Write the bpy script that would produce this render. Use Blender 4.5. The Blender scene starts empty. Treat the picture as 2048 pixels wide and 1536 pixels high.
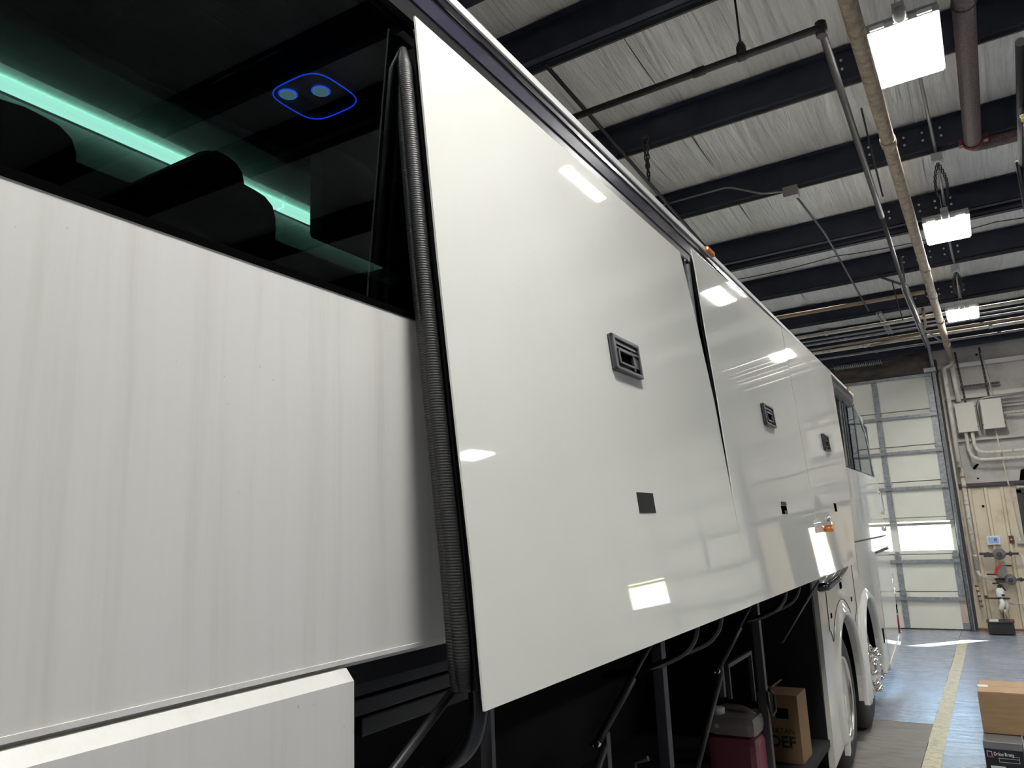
import bpy, bmesh, math, random
from mathutils import Vector, Matrix
random.seed(7)
S = bpy.context.scene
C = S.collection
PI = math.pi
# ------------------------------------------------------------------ camera
H = 1.82
_a, _b, _g = 5.54198957e-01, -1.97710405e-01, -4.34300271e-02
ca, sa, cb, sb, cg, sg = math.cos(_a), math.sin(_a), math.cos(_b), math.sin(_b), math.cos(_g), math.sin(_g)
M = Matrix(((cg, -sg, 0), (sg, cg, 0), (0, 0, 1))) @ Matrix(((1, 0, 0), (0, cb, -sb), (0, sb, cb))) @ \
    Matrix(((ca, 0, sa), (0, 1, 0), (-sa, 0, ca))) @ Matrix(((1, 0, 0), (0, 0, -1), (0, 1, 0)))
cam = bpy.data.objects.new('camera', bpy.data.cameras.new('camera'))
C.objects.link(cam)
cam.data.sensor_width = 36
cam.data.lens = 1514.2 / 2048 * 36
cam.data.clip_start = 0.02
right, down, fwd = M[0], M[1], M[2]
R3 = Matrix((right, -down, -fwd)).transposed()
cam.matrix_world = Matrix.Translation((0, 0, H)) @ R3.to_4x4()
S.camera = cam
# ------------------------------------------------------------------ world, sun, exposure
W = bpy.data.worlds.new('world'); S.world = W; W.use_nodes = True
wn = W.node_tree.nodes; wl = W.node_tree.links
bg = wn['Background']
sky = wn.new('ShaderNodeTexSky'); sky.sky_type = 'NISHITA'; sky.sun_disc = False
sky.sun_elevation = math.radians(33); sky.sun_rotation = math.radians(135); sky.air_density = 1.3; sky.dust_density = .15; sky.ozone_density = 2.0
wl.new(sky.outputs[0], bg.inputs[0]); bg.inputs[1].default_value = 1.2
sd = bpy.data.lights.new('sun', 'SUN'); sd.energy = 60; sd.angle = math.radians(0.6); sd.color = (1, .95, .86)
sun = bpy.data.objects.new('sun', sd); C.objects.link(sun)
sun.location = (6, 22, 9)
sun.rotation_euler = Vector((-.96, -1.06, -1.0)).to_track_quat('-Z', 'Y').to_euler()
S.view_settings.view_transform = 'Standard'
S.view_settings.look = 'None'
S.view_settings.gamma = 1
S.view_settings.exposure = 0.0
LED = 100.0

# ------------------------------------------------------------------ materials
MAT = {}
def mat(name, col, rough=.5, metal=0., coat=0., coat_r=.03, emis=None, estr=0, spec=.5, ior=1.5):
    m = bpy.data.materials.new(name); m.use_nodes = True
    p = m.node_tree.nodes['Principled BSDF']
    p.inputs['Base Color'].default_value = (*col, 1)
    p.inputs['Roughness'].default_value = rough
    p.inputs['Metallic'].default_value = metal
    p.inputs['Coat Weight'].default_value = coat
    p.inputs['Coat Roughness'].default_value = coat_r
    p.inputs['Specular IOR Level'].default_value = spec
    p.inputs['IOR'].default_value = ior
    if emis:
        p.inputs['Emission Color'].default_value = (*emis, 1)
        p.inputs['Emission Strength'].default_value = estr
    MAT[name] = m
    return m
def nodes(m): return m.node_tree.nodes, m.node_tree.links, m.node_tree.nodes['Principled BSDF']
def coords(m, scale, kind='Object', rot=(0, 0, 0)):
    n, l, p = nodes(m)
    tc = n.new('ShaderNodeTexCoord'); mp = n.new('ShaderNodeMapping')
    mp.inputs['Scale'].default_value = scale; mp.inputs['Rotation'].default_value = rot
    l.new(tc.outputs[kind], mp.inputs[0]); return mp.outputs[0]
def geo(m, scale):
    n, l, p = nodes(m)
    g = n.new('ShaderNodeNewGeometry'); mp = n.new('ShaderNodeMapping'); mp.inputs['Scale'].default_value = scale
    l.new(g.outputs['Position'], mp.inputs[0]); return mp.outputs[0]
def noise(m, vec, scale=1., detail=4., rough=.55, dist=0.):
    n, l, p = nodes(m)
    t = n.new('ShaderNodeTexNoise'); t.inputs['Scale'].default_value = scale
    t.inputs['Detail'].default_value = detail; t.inputs['Roughness'].default_value = rough
    t.inputs['Distortion'].default_value = dist
    l.new(vec, t.inputs['Vector']); return t.outputs[0]
def ramp(m, fac, stops):
    n, l, p = nodes(m)
    r = n.new('ShaderNodeValToRGB'); l.new(fac, r.inputs[0]); cr = r.color_ramp
    while len(cr.elements) < len(stops): cr.elements.new(.5)
    for e, (x, c) in zip(cr.elements, stops):
        e.position = x; e.color = (*c, 1) if len(c) == 3 else c
    return r.outputs[0]
def mix(m, a, b, fac, mode='MULTIPLY'):
    n, l, p = nodes(m)
    x = n.new('ShaderNodeMix'); x.data_type = 'RGBA'; x.blend_type = mode
    for sock, v in ((x.inputs[0], fac), (x.inputs[6], a), (x.inputs[7], b)):
        if hasattr(v, 'is_linked'): l.new(v, sock)
        elif isinstance(v, (int, float)): sock.default_value = v
        else: sock.default_value = (*v, 1)
    return x.outputs[2]
def bump(m, h, strength=.2, dist=.01, coat=False):
    n, l, p = nodes(m)
    b = n.new('ShaderNodeBump'); b.inputs['Strength'].default_value = strength; b.inputs['Distance'].default_value = dist
    l.new(h, b.inputs['Height']); l.new(b.outputs[0], p.inputs['Normal'])
    if coat: l.new(b.outputs[0], p.inputs['Coat Normal'])
def basecol(m, c): n, l, p = nodes(m); l.new(c, p.inputs['Base Color'])
def roughin(m, c): n, l, p = nodes(m); l.new(c, p.inputs['Roughness'])

# glossy white coach paint, faint scratches and slight waviness
m = mat('gloss_paint', (.74, .74, .69), .6, coat=1., coat_r=.025, spec=.0)
v = geo(m, (1, 1, 1)); nz = noise(m, v, 1.6, 2); bump(m, nz, .06, .01, coat=True)
nodes(m)[2].inputs['Coat IOR'].default_value = 1.85
bc = ramp(m, noise(m, geo(m, (.8, .8, .8)), 1.5, 3), [(.3, (.71, .71, .665)), (.7, (.75, .75, .70))]); basecol(m, bc)
# dirty satin paint with vertical run marks
m = mat('dirty_paint', (.62, .61, .58), .5, coat=.25, coat_r=.25)
st = ramp(m, noise(m, geo(m, (9, 9, .35)), 2.2, 5, .65), [(.28, (.60, .585, .55)), (.50, (.665, .655, .625)), (.75, (.69, .68, .65))])
sp = ramp(m, noise(m, geo(m, (60, 60, 60)), 1.6, 1), [(.79, (1, 1, 1)), (.83, (.7, .68, .65))])
basecol(m, mix(m, st, sp, 1.)); bump(m, noise(m, geo(m, (40, 40, 40)), 3, 2), .03, .002)
mat('door_back', (.045, .045, .045), .6)
m = mat('stripe_white', (.74, .73, .71), .45)
mat('trim_band', (.035, .034, .055), .22, coat=.6, coat_r=.08)
mat('black_trim', (.012, .012, .014), .35)
mat('black_gloss', (.006, .006, .008), .12)
m = mat('rubber', (.013, .013, .013), .5)
w = nodes(m)[0].new('ShaderNodeTexWave'); w.bands_direction = 'Z'; w.inputs['Scale'].default_value = 55; w.inputs['Distortion'].default_value = .5
nodes(m)[1].new(geo(m, (1, 1, 1)), w.inputs['Vector']); bump(m, w.outputs['Fac'], .25, .003)
mat('handle_plastic', (.015, .015, .019), .38)
mat('hole_black', (.003, .003, .003), .8, spec=.0)
mat('latch_black', (.006, .007, .006), .35, spec=.15)
mat('frame_black', (.009, .009, .010), .45)
mat('cardboard_shaded', (.24, .145, .07), .8)  # darker copy of the cardboard, bay shade put into its colour
mat('frame_grey', (.05, .05, .055), .5)
mat('steel', (.45, .45, .46), .35, .9)
mat('bay_wall', (.006, .006, .007), .85)
mat('bay_carpet', (.008, .008, .009), .95)
mat('chrome', (.80, .79, .76), .08, 1.)
mat('rim_alu', (.66, .62, .56), .22, 1.)
m = mat('tyre', (.020, .020, .021), .62); bump(m, noise(m, coords(m, (30, 30, 30)), 2), .1, .003)
mat('tyre_grey', (.045, .045, .046), .7)
mat('amber', (.75, .22, .02), .15, coat=1, emis=(1, .25, .03), estr=.05)
mat('red_lens', (.5, .02, .02), .15, coat=1)
mat('seat_fabric', (.010, .010, .011), .9)
mat('interior_dark', (.012, .014, .014), .7)
mat('interior_panel', (.13, .15, .14), .7)
mat('interior_wall', (.34, .37, .35), .7)
mat('interior_floor', (.01, .01, .01), .9)
mat('strip_light', (.5, .9, .8), .5, emis=(.66, 1.0, .88), estr=13)
mat('blue_led', (.02, .05, .9), .4, emis=(.01, .07, 1), estr=10)
mat('lamp_lens', (.5, .65, .7), .1, .7, emis=(.45, .75, .85), estr=2.2)
# tinted bus glass
def glass(name, tint, refl_ior=1.5, rough=.0):
    m = bpy.data.materials.new(name); m.use_nodes = True; n = m.node_tree.nodes; l = m.node_tree.links
    n.remove(n['Principled BSDF'])
    tr = n.new('ShaderNodeBsdfTransparent'); tr.inputs[0].default_value = (*tint, 1)
    gl = n.new('ShaderNodeBsdfGlossy'); gl.inputs['Roughness'].default_value = rough
    gl.inputs[0].default_value = (.8, .86, .88, 1)
    fr = n.new('ShaderNodeFresnel'); fr.inputs[0].default_value = refl_ior
    ge = n.new('ShaderNodeNewGeometry'); iv = n.new('ShaderNodeMath'); iv.operation = 'SUBTRACT'; iv.inputs[0].default_value = 1
    l.new(ge.outputs['Backfacing'], iv.inputs[1]); ml = n.new('ShaderNodeMath'); ml.operation = 'MULTIPLY'
    l.new(fr.outputs[0], ml.inputs[0]); l.new(iv.outputs[0], ml.inputs[1])
    mx = n.new('ShaderNodeMixShader'); l.new(ml.outputs[0], mx.inputs[0]); l.new(tr.outputs[0], mx.inputs[1]); l.new(gl.outputs[0], mx.inputs[2])
    l.new(mx.outputs[0], n['Material Output'].inputs[0]); MAT[name] = m
glass('bus_glass', (.20, .25, .24), 1.40)
glass('rear_glass', (.05, .06, .06), 1.9)
glass('clear_glass', (.9, .94, .96), 1.45)
# concrete floor: polished and worn
def floor_mat(name, r0, r1, c0, c1, spec=.6):
    m = mat(name, c0, .3, spec=spec)
    f = noise(m, geo(m, (1, 1, 1)), 1.3, 7, .62, .6)
    f2 = noise(m, geo(m, (1.2, 9, 1)), 2.5, 6, .7, 1.0)
    cc = ramp(m, f, [(.30, c0), (.70, c1)])
    dk = ramp(m, f2, [(.30, (.72, .72, .72)), (.5, (1, 1, 1))])
    basecol(m, mix(m, cc, dk, 1.))
    roughin(m, ramp(m, f2, [(.3, (r1,) * 3), (.65, (r0,) * 3)]))
    bump(m, f2, .12, .004)
    return m
floor_mat('slab_shiny', .17, .38, (.24, .27, .33), (.33, .36, .43), .9)
floor_mat('slab_dull', .62, .8, (.20, .185, .17), (.27, .25, .235), .25)
m = mat('yellow_paint', (.62, .55, .30), .45)
nz = noise(m, geo(m, (1, 1, 1)), 14, 6, .7); basecol(m, ramp(m, nz, [(.36, (.30, .29, .26)), (.5, (.55, .50, .33)), (.68, (.66, .60, .36))]))
mat('joint_black', (.05, .05, .05), .8)
# insulation facing
m = mat('insulation', (.88, .86, .80), .30, spec=.8)
n1 = noise(m, geo(m, (7, .45, .2)), 2.4, 5, .6, 1.2)
n2 = noise(m, geo(m, (1, 1, 1)), 1.1, 3)
bump(m, n1, .8, .05)
basecol(m, mix(m, ramp(m, n1, [(.30, (.78, .76, .70)), (.6, (.93, .91, .85))]), ramp(m, n2, [(.35, (.86, .86, .85)), (.65, (1, 1, 1))]), 1.))
mat('roof_deck', (.10, .10, .10), .8)
m = mat('purlin_navy', (.012, .016, .032), .55)
basecol(m, ramp(m, noise(m, geo(m, (3, 3, 3)), 2, 4), [(.3, (.008, .011, .026)), (.8, (.022, .027, .045))]))
mat('purlin_lip', (.05, .045, .05), .6)
mat('bolt_zinc', (.7, .68, .6), .3, .6)
m = mat('upper_wall', (.40, .385, .355), .6)
f = noise(m, geo(m, (1, 1, 1)), 1.4, 6, .65); basecol(m, ramp(m, f, [(.25, (.26, .235, .21)), (.5, (.46, .435, .40)), (.75, (.56, .535, .50))]))
m = mat('siding', (.55, .48, .36), .5)
f = noise(m, geo(m, (1, 1, .8)), 3.2, 6, .65); basecol(m, ramp(m, f, [(.25, (.46, .37, .25)), (.42, (.62, .54, .40)), (.75, (.68, .61, .47))]))
m = mat('girt_white', (.58, .55, .50), .5)
m = mat('header_brown', (.14, .115, .095), .75)
f = noise(m, geo(m, (1, 1, 3)), 3, 5); basecol(m, ramp(m, f, [(.3, (.06, .045, .035)), (.7, (.20, .165, .14))]))
m = mat('door_panel_white', (.72, .71, .62), .5)
basecol(m, ramp(m, noise(m, geo(m, (1, 1, 1)), 2.2, 4), [(.3, (.70, .69, .60)), (.7, (.76, .75, .665))]))
m = mat('galvanised', (.33, .345, .36), .42, .55)
basecol(m, ramp(m, noise(m, geo(m, (12, 12, 12)), 2, 3), [(.3, (.24, .25, .265)), (.7, (.40, .415, .43))]))
mat('dark_seam', (.05, .05, .05), .8)
m = mat('tan_pipe', (.33, .26, .19), .7)
basecol(m, ramp(m, noise(m, geo(m, (6, 6, 6)), 3, 5, .7), [(.3, (.17, .125, .085)), (.55, (.34, .27, .20)), (.8, (.50, .42, .32))]))
m = mat('brown_pipe', (.075, .045, .04), .6)
basecol(m, ramp(m, noise(m, geo(m, (30, 30, 30)), 2, 4), [(.4, (.055, .035, .032)), (.72, (.16, .11, .10))]))
mat('black_pipe', (.022, .020, .021), .5)
mat('conduit_grey', (.30, .29, .28), .4, .6)
mat('conduit_dark', (.12, .115, .11), .45, .6)
m = mat('white_pipe', (.60, .56, .48), .5)
basecol(m, ramp(m, noise(m, geo(m, (8, 8, 4)), 2.5, 5), [(.3, (.36, .25, .15)), (.45, (.56, .52, .44)), (.8, (.66, .62, .55))]))
mat('rust', (.22, .10, .05), .8)
m = mat('rust_tan', (.34, .25, .17), .75)
mat('clamp_red', (.16, .03, .02), .5)
mat('wire', (.03, .028, .025), .7)
mat('box_beige', (.52, .49, .43), .5)
mat('light_grey', (.42, .42, .42), .45)
mat('led_lens', (1, 1, 1), .5, emis=(1, .985, .95), estr=LED)
mat('sensor_white', (.75, .75, .72), .35)
m = mat('cardboard', (.42, .27, .145), .8)
basecol(m, ramp(m, noise(m, geo(m, (2, 2, 20)), 3, 3), [(.3, (.38, .24, .125)), (.7, (.45, .30, .17))]))
mat('carton_black', (.012, .012, .013), .35)
mat('carton_grey', (.20, .20, .21), .25, coat=.5)
mat('print_white', (.75, .75, .75), .6)
mat('print_red', (.50, .05, .07), .6)
mat('print_dark', (.02, .015, .012), .7)
mat('tape_white', (.8, .8, .78), .4)
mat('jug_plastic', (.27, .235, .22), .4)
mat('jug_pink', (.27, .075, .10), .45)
mat('bin_black', (.018, .018, .019), .4)
mat('red_plastic', (.55, .03, .03), .4)
mat('glove_grey', (.16, .16, .165), .7)
mat('iron', (.07, .065, .06), .6, .4)
mat('panel_blue', (.30, .45, .80), .4)
mat('yellow_rope', (.75, .60, .05), .7)
mat('plain_wall', (.55, .54, .51), .7)
mat('asphalt', (.30, .30, .30), .9)
mat('door_dark', (.03, .032, .035), .4)
mat('sticker', (.55, .45, .40), .6)
mat('outdoor_red', (.6, .05, .08), .5)

# ------------------------------------------------------------------ mesh helpers
class MB:
    def __init__(s): s.bm = bmesh.new()
    def box(s, x0, x1, y0, y1, z0, z1, bev=0):
        r = bmesh.ops.create_cube(s.bm, size=1)
        bmesh.ops.scale(s.bm, verts=r['verts'], vec=(abs(x1 - x0), abs(y1 - y0), abs(z1 - z0)))
        bmesh.ops.translate(s.bm, verts=r['verts'], vec=((x0 + x1) / 2, (y0 + y1) / 2, (z0 + z1) / 2))
        if bev:
            es = list({e for v in r['verts'] for e in v.link_edges})
            bmesh.ops.bevel(s.bm, geom=es, offset=bev, segments=2, affect='EDGES', profile=.6)
        return s
    def tube(s, pts, r, seg=12, cap=True, round_=0):
        pts = [Vector(p) for p in pts]
        if round_:
            q = [pts[0]]
            for i in range(1, len(pts) - 1):
                a, b, c = pts[i - 1], pts[i], pts[i + 1]
                d1 = (a - b); d2 = (c - b); k = min(round_, d1.length * .48, d2.length * .48)
                p0 = b + d1.normalized() * k; p2 = b + d2.normalized() * k
                for j in range(7):
                    t = j / 6; q.append(p0 * (1 - t) ** 2 + b * 2 * t * (1 - t) + p2 * t * t)
            q.append(pts[-1]); pts = q
        rings = []; up = None
        for i, p in enumerate(pts):
            d = (pts[min(i + 1, len(pts) - 1)] - pts[max(i - 1, 0)]).normalized()
            if up is None:
                up = Vector((0, 0, 1)) if abs(d.z) < .9 else Vector((1, 0, 0))
            sx = d.cross(up).normalized(); up = sx.cross(d).normalized()
            rr = r[i] if isinstance(r, (list, tuple)) else r
            rings.append([s.bm.verts.new(p + sx * math.cos(t) * rr + up * math.sin(t) * rr) for t in [2 * PI * k / seg for k in range(seg)]])
        for a, b in zip(rings, rings[1:]):
            for k in range(seg):
                f = s.bm.faces.new((a[k], a[(k + 1) % seg], b[(k + 1) % seg], b[k])); f.smooth = True
        if cap:
            s.bm.faces.new(list(reversed(rings[0]))); s.bm.faces.new(rings[-1])
        return s
    def prism(s, poly, axis, a0, a1):
        # poly in the two other axes (cyclic order), extruded along axis from a0 to a1
        def P(u, v, a): return {'x': (a, u, v), 'y': (u, a, v), 'z': (u, v, a)}[axis]
        A = [s.bm.verts.new(P(u, v, a0)) for u, v in poly]; B = [s.bm.verts.new(P(u, v, a1)) for u, v in poly]
        s.bm.faces.new(A); s.bm.faces.new(list(reversed(B)))
        for i in range(len(poly)):
            j = (i + 1) % len(poly); s.bm.faces.new((A[j], A[i], B[i], B[j]))
        return s
    def lathe(s, prof, c, axis='x', seg=40):
        # prof: (radius, offset along axis)
        rings = []
        for r, o in prof:
            ring = []
            for k in range(seg):
                t = 2 * PI * k / seg; u, v = r * math.cos(t), r * math.sin(t)
                p = {'x': (o, u, v), 'y': (u, o, v), 'z': (u, v, o)}[axis]
                ring.append(s.bm.verts.new(Vector(p) + Vector(c)))
            rings.append(ring)
        for a, b in zip(rings, rings[1:]):
            for k in range(seg):
                f = s.bm.faces.new((a[k], a[(k + 1) % seg], b[(k + 1) % seg], b[k])); f.smooth = True
        s.bm.faces.new(rings[0]); s.bm.faces.new(rings[-1])
        return s
    def grid(s, fn, nu, nv, smooth=True):
        V = [[s.bm.verts.new(fn(i / nu, j / nv)) for j in range(nv + 1)] for i in range(nu + 1)]
        for i in range(nu):
            for j in range(nv):
                f = s.bm.faces.new((V[i][j], V[i + 1][j], V[i + 1][j + 1], V[i][j + 1])); f.smooth = smooth
        return s
    def quadslab(s, q, t, nu=1, nv=1):
        # q: tl,tr,br,bl ; slab of thickness vector t
        tl, tr, br, bl = [Vector(p) for p in q]; t = Vector(t)
        def f(u, v): return (tl * (1 - u) + tr * u) * (1 - v) + (bl * (1 - u) + br * u) * v
        s.grid(lambda u, v: f(u, v), nu, nv); s.grid(lambda u, v: f(u, v) + t, nu, nv)
        for a, b in ((tl, tr), (tr, br), (br, bl), (bl, tl)):
            vs = [s.bm.verts.new(p) for p in (a, b, b + t, a + t)]; s.bm.faces.new(vs)
        return s
    def build(s, name, m, parent=None, loc=None):
        bmesh.ops.recalc_face_normals(s.bm, faces=s.bm.faces)
        me = bpy.data.meshes.new(name); s.bm.to_mesh(me); s.bm.free()
        me.materials.append(MAT[m]); o = bpy.data.objects.new(name, me); C.objects.link(o)
        if parent: o.parent = parent
        if loc: o.location = loc
        return o
def empty(name, loc=(0, 0, 0), rz=0):
    o = bpy.data.objects.new(name, None); C.objects.link(o); o.location = loc; o.rotation_euler = (0, 0, rz); o.empty_display_size = .1
    return o
def tag(o, label, cat, group=None):
    o['label'] = label; o['category'] = cat
    if group: o['group'] = group
    return o
def struct(o): o['kind'] = 'structure'; return o
def dupe(o, parent, loc=None):
    c = o.copy(); C.objects.link(c); c.parent = parent
    if loc is not None: c.location = loc
    return c
def copy_tree(o, parent=None):
    c = o.copy(); C.objects.link(c); c.parent = parent
    for ch in [k for k in o.children]: copy_tree(ch, c)
    return c
def text(name, body, size, m, parent, loc, rot, ext=.0004, align='LEFT', bold=False, sx=1):
    cu = bpy.data.curves.new(name, 'FONT'); cu.body = body; cu.size = size; cu.extrude = ext; cu.align_x = align
    if bold: cu.offset = size * .03
    cu.materials.append(MAT[m]); o = bpy.data.objects.new(name, cu); C.objects.link(o)
    bpy.context.view_layer.update()
    me = bpy.data.meshes.new_from_object(o.evaluated_get(bpy.context.evaluated_depsgraph_get()))
    bpy.data.objects.remove(o); o = bpy.data.objects.new(name, me); C.objects.link(o)
    if not me.materials: me.materials.append(MAT[m])
    o.parent = parent; o.location = loc; o.rotation_euler = rot; o.scale = (sx, 1, 1)
    return o

# ------------------------------------------------------------------ room shell
XL, XR, YB, YF = -8.0, 9.0, -7.0, 14.9
floor = struct(empty('floor'))
JY = 8.13
def slab(x0, x1, y0, y1, m): return MB().box(x0, x1, y0, y1, -.12, 0).build('floor_slab', m, floor)
xs = [XL, -4.2, -.735, 3.4, XR]
ys = [YB, -2.6, 2.76, JY, YF + .25]
for i in range(4):
    for j in range(4):
        dull = (i == 1 and j == 2) or (i == 0 and j == 2)
        slab(xs[i] + .003, xs[i + 1] - .003, ys[j] + .003, ys[j + 1] - .003, 'slab_dull' if dull else 'slab_shiny')
MB().box(XL, XR, YB, YF + .2, -.14, -.012).build('joint_filler', 'joint_black', floor)
# yellow line with slightly ragged edge
b = MB(); N = 60
def yl(u, v):
    y = -2 + u * 15.6; random.seed(int(u * 1000)); w = random.uniform(-.004, .004)
    return (-.735 + w if v == 0 else -.612 + w * .7, y, .0025)
b.grid(yl, N, 1, False).build('floor_line', 'yellow_paint', floor)
random.seed(5)
# outdoor ground
struct(MB().box(-60, 60, YF + .3, 120, -.3, -.06).build('ground', 'asphalt'))
DZ = 4.27
# far wall with openings: overhead door A x[-4.26,-.60], walk door x[.37,1.20], overhead door B x[2.35,6.01]
wf = struct(empty('wall_far'))

def wallpiece(x0, x1, z0, z1, m='upper_wall', y0=14.9, y1=15.12, name='wall_panel'):
    return MB().box(x0, x1, y0, y1, z0, z1).build(name, m, wf)
edges = [XL, -4.26, -.60, .40, 1.20, 2.35, 6.01, XR]
for a, b_ in ((XL, -4.26), (-.60, .40), (1.20, 1.78), (5.44, XR)): wallpiece(a, b_, 0, 5.3)
wallpiece(-4.26, -.60, DZ, 5.3, 'header_brown'); wallpiece(.40, 1.20, 2.15, 5.3); wallpiece(1.78, 5.44, DZ, 5.3, 'upper_wall')
# ribbed siding sheets below
def siding_sheet(x0, x1, z0, z1):
    prof = []; x = x0
    pts = []
    while x < x1 - 1e-6:
        xe = min(x + .228, x1)
        pts += [(x, 0), (min(x + .165, xe), 0), (min(x + .178, xe), .045), (min(x + .212, xe), .045)]
        x += .228
    pts.append((x1, 0))
    q = []
    for p in pts:
        if not q or p[0] > q[-1][0] + 1e-5: q.append(p)
    poly = [(a, 14.885 - d) for a, d in q] + [(x1, 14.899), (x0, 14.899)]
    return MB().prism(poly, 'z', z0, z1).build('siding_sheet', 'siding', wf)
for a, b_ in ((-.515, -.06), (-.06, .39), (1.27, 1.68), (5.55, 7.2), (7.2, 8.9)): siding_sheet(a, b_, .02, 2.27)
for z, h, mm in ((2.30, .05, 'purlin_lip'), (3.77, .07, 'girt_white'), (4.31, .07, 'girt_white'), (3.05, .04, 'upper_wall')):
    MB().box(-.52, 1.68, 14.80, 14.90, z, z + h).build('wall_girt', mm, wf)
MB().box(-.60, -.50, 14.78, 14.9, 0, 4.5).build('door_jamb', 'dark_seam', wf)
MB().box(-.59, .38, 14.8, 14.9, 0, .03).build('base_angle', 'rust', wf)
for x, z, r in ((-.16, 1.968, .02), (-.17, 2.422, .016), (.10, 4.49, .018)):
    MB().lathe([(r, 0), (r * .6, -.01)], (x, 14.80 if z > 2.3 else 14.868, z), 'y', 10).build('knocked_hole', 'hole_black', wf)
b = MB().prism([(.40, 2.35), (.44, 2.52), (.50, 2.54), (.53, 2.35)], 'y', 14.87, 14.895).build('torn_facing', 'hole_black', wf)
b = MB().prism([(.40 - .62, 2.60), (-.19, 2.64), (-.15, 2.67), (-.12, 2.66), (-.155, 2.62), (-.19, 2.575)], 'y', 14.88, 14.895).build('torn_facing', 'hole_black', wf)
# other walls
struct(MB().box(XR, XR + .2, YB, YF + .2, 0, 6.5).build('wall_right', 'plain_wall'))
struct(MB().box(XL - .2, XL, YB, YF + .2, 0, 6.5).build('wall_left', 'plain_wall'))
struct(MB().box(XL, XR, YB - .2, YB, 0, 6.9).build('wall_back', 'plain_wall'))

# ------------------------------------------------------------------ ceiling
SL = 1 / 12
A0 = 4.15 + H
def zb(y): return A0 - SL * y          # underside height of the purlins
ceil = struct(empty('ceiling'))
MB().quadslab([(XL, YB, zb(YB) + .38), (XR, YB, zb(YB) + .38), (XR, YF + .3, zb(YF + .3) + .38), (XL, YF + .3, zb(YF + .3) + .38)], (0, 0, .08)).build('roof_deck', 'roof_deck', ceil)
PY = [4.94 - 1.515, 4.94, 6.46, 7.98, 9.55, 11.0, 12.5, 13.85]
PY = [4.94 - 1.515 * k for k in range(7, 1, -1)] + [4.07] + PY[1:]
def purlin_mesh(dep, lip):
    b = MB()
    # Z section, web facing the camera side (-y), bottom flange towards +y
    b.box(XL, XR, -.006, .006, 0, dep)
    b.box(XL, XR, -.006, .07, 0, .008)
    b.box(XL, XR, .064, .07, 0, .03)
    b.box(XL, XR, -.07, 0, dep - .008, dep)
    return b
pm = purlin_mesh(.27, 0).build('roof_purlin', 'purlin_navy', ceil)
first = True
for y in PY:
    o = pm if first else dupe(pm, ceil); first = False
    o.location = (0, y - .07, zb(y))
    if y in (4.94, 9.55):   # doubled members read thicker
        o2 = dupe(pm, ceil); o2.location = (0, y - .155 if y == 4.94 else y + .10, zb(y) - (0 if y == 4.94 else .05))
lip_m = MB().box(XL, XR, -.02, .0, -.03, .0).build('purlin_flange', 'purlin_lip', ceil, (0, 4.93, zb(4.94)))
for y in (6.46, 7.98, 9.66, 11.0, 12.5): o = dupe(lip_m, ceil, (0, y + .0, zb(y)))
# splice bolts
bolt = MB().lathe([(.0125, 0), (.0125, -.01), (.007, -.013)], (0, 0, 0), 'y', 6).build('bolt', 'bolt_zinc', ceil)
fb = True
for y in (6.46, 7.98, 9.55, 11.0, 12.5):
    for x in (-.565, -.405, -.25, -.09, .065):
        for dz in (.10, .18):
            o = bolt if fb else dupe(bolt, ceil); fb = False
            o.location = (x, y - .077, zb(y) + dz)
# insulation blankets, draped between purlins
def blanket(y0, y1, w):
    L = y1 - y0
    def f(u, v):
        y = v * L
        e = max(0, 1 - min(v, 1 - v) / .12)
        sx = .025 * (1 - abs(2 * u - 1) ** 6)
        return (u * w, y, -SL * y - .035 * math.sin(PI * v) - sx - .045 * e * e + .012 * math.sin(u * 23 + v * 3) * math.sin(PI * v))
    return MB().grid(f, 26, 12)
seg = sorted(PY) + [YF + .15]
bm_cache = {}
xw = 1.915
for y0, y1 in zip([YB] + seg[:-1], seg):
    if y1 - y0 < .2: continue
    k = round(y1 - y0, 3); x = -2.05 - 3 * xw - .2
    while x < XR:
        if k in bm_cache: o = dupe(bm_cache[k], ceil)
        else: o = blanket(y0, y1, xw + .0).build('insulation_blanket', 'insulation', ceil); bm_cache[k] = o
        o.location = (x + .2, y0, zb(y0) + .31); x += xw
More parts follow.
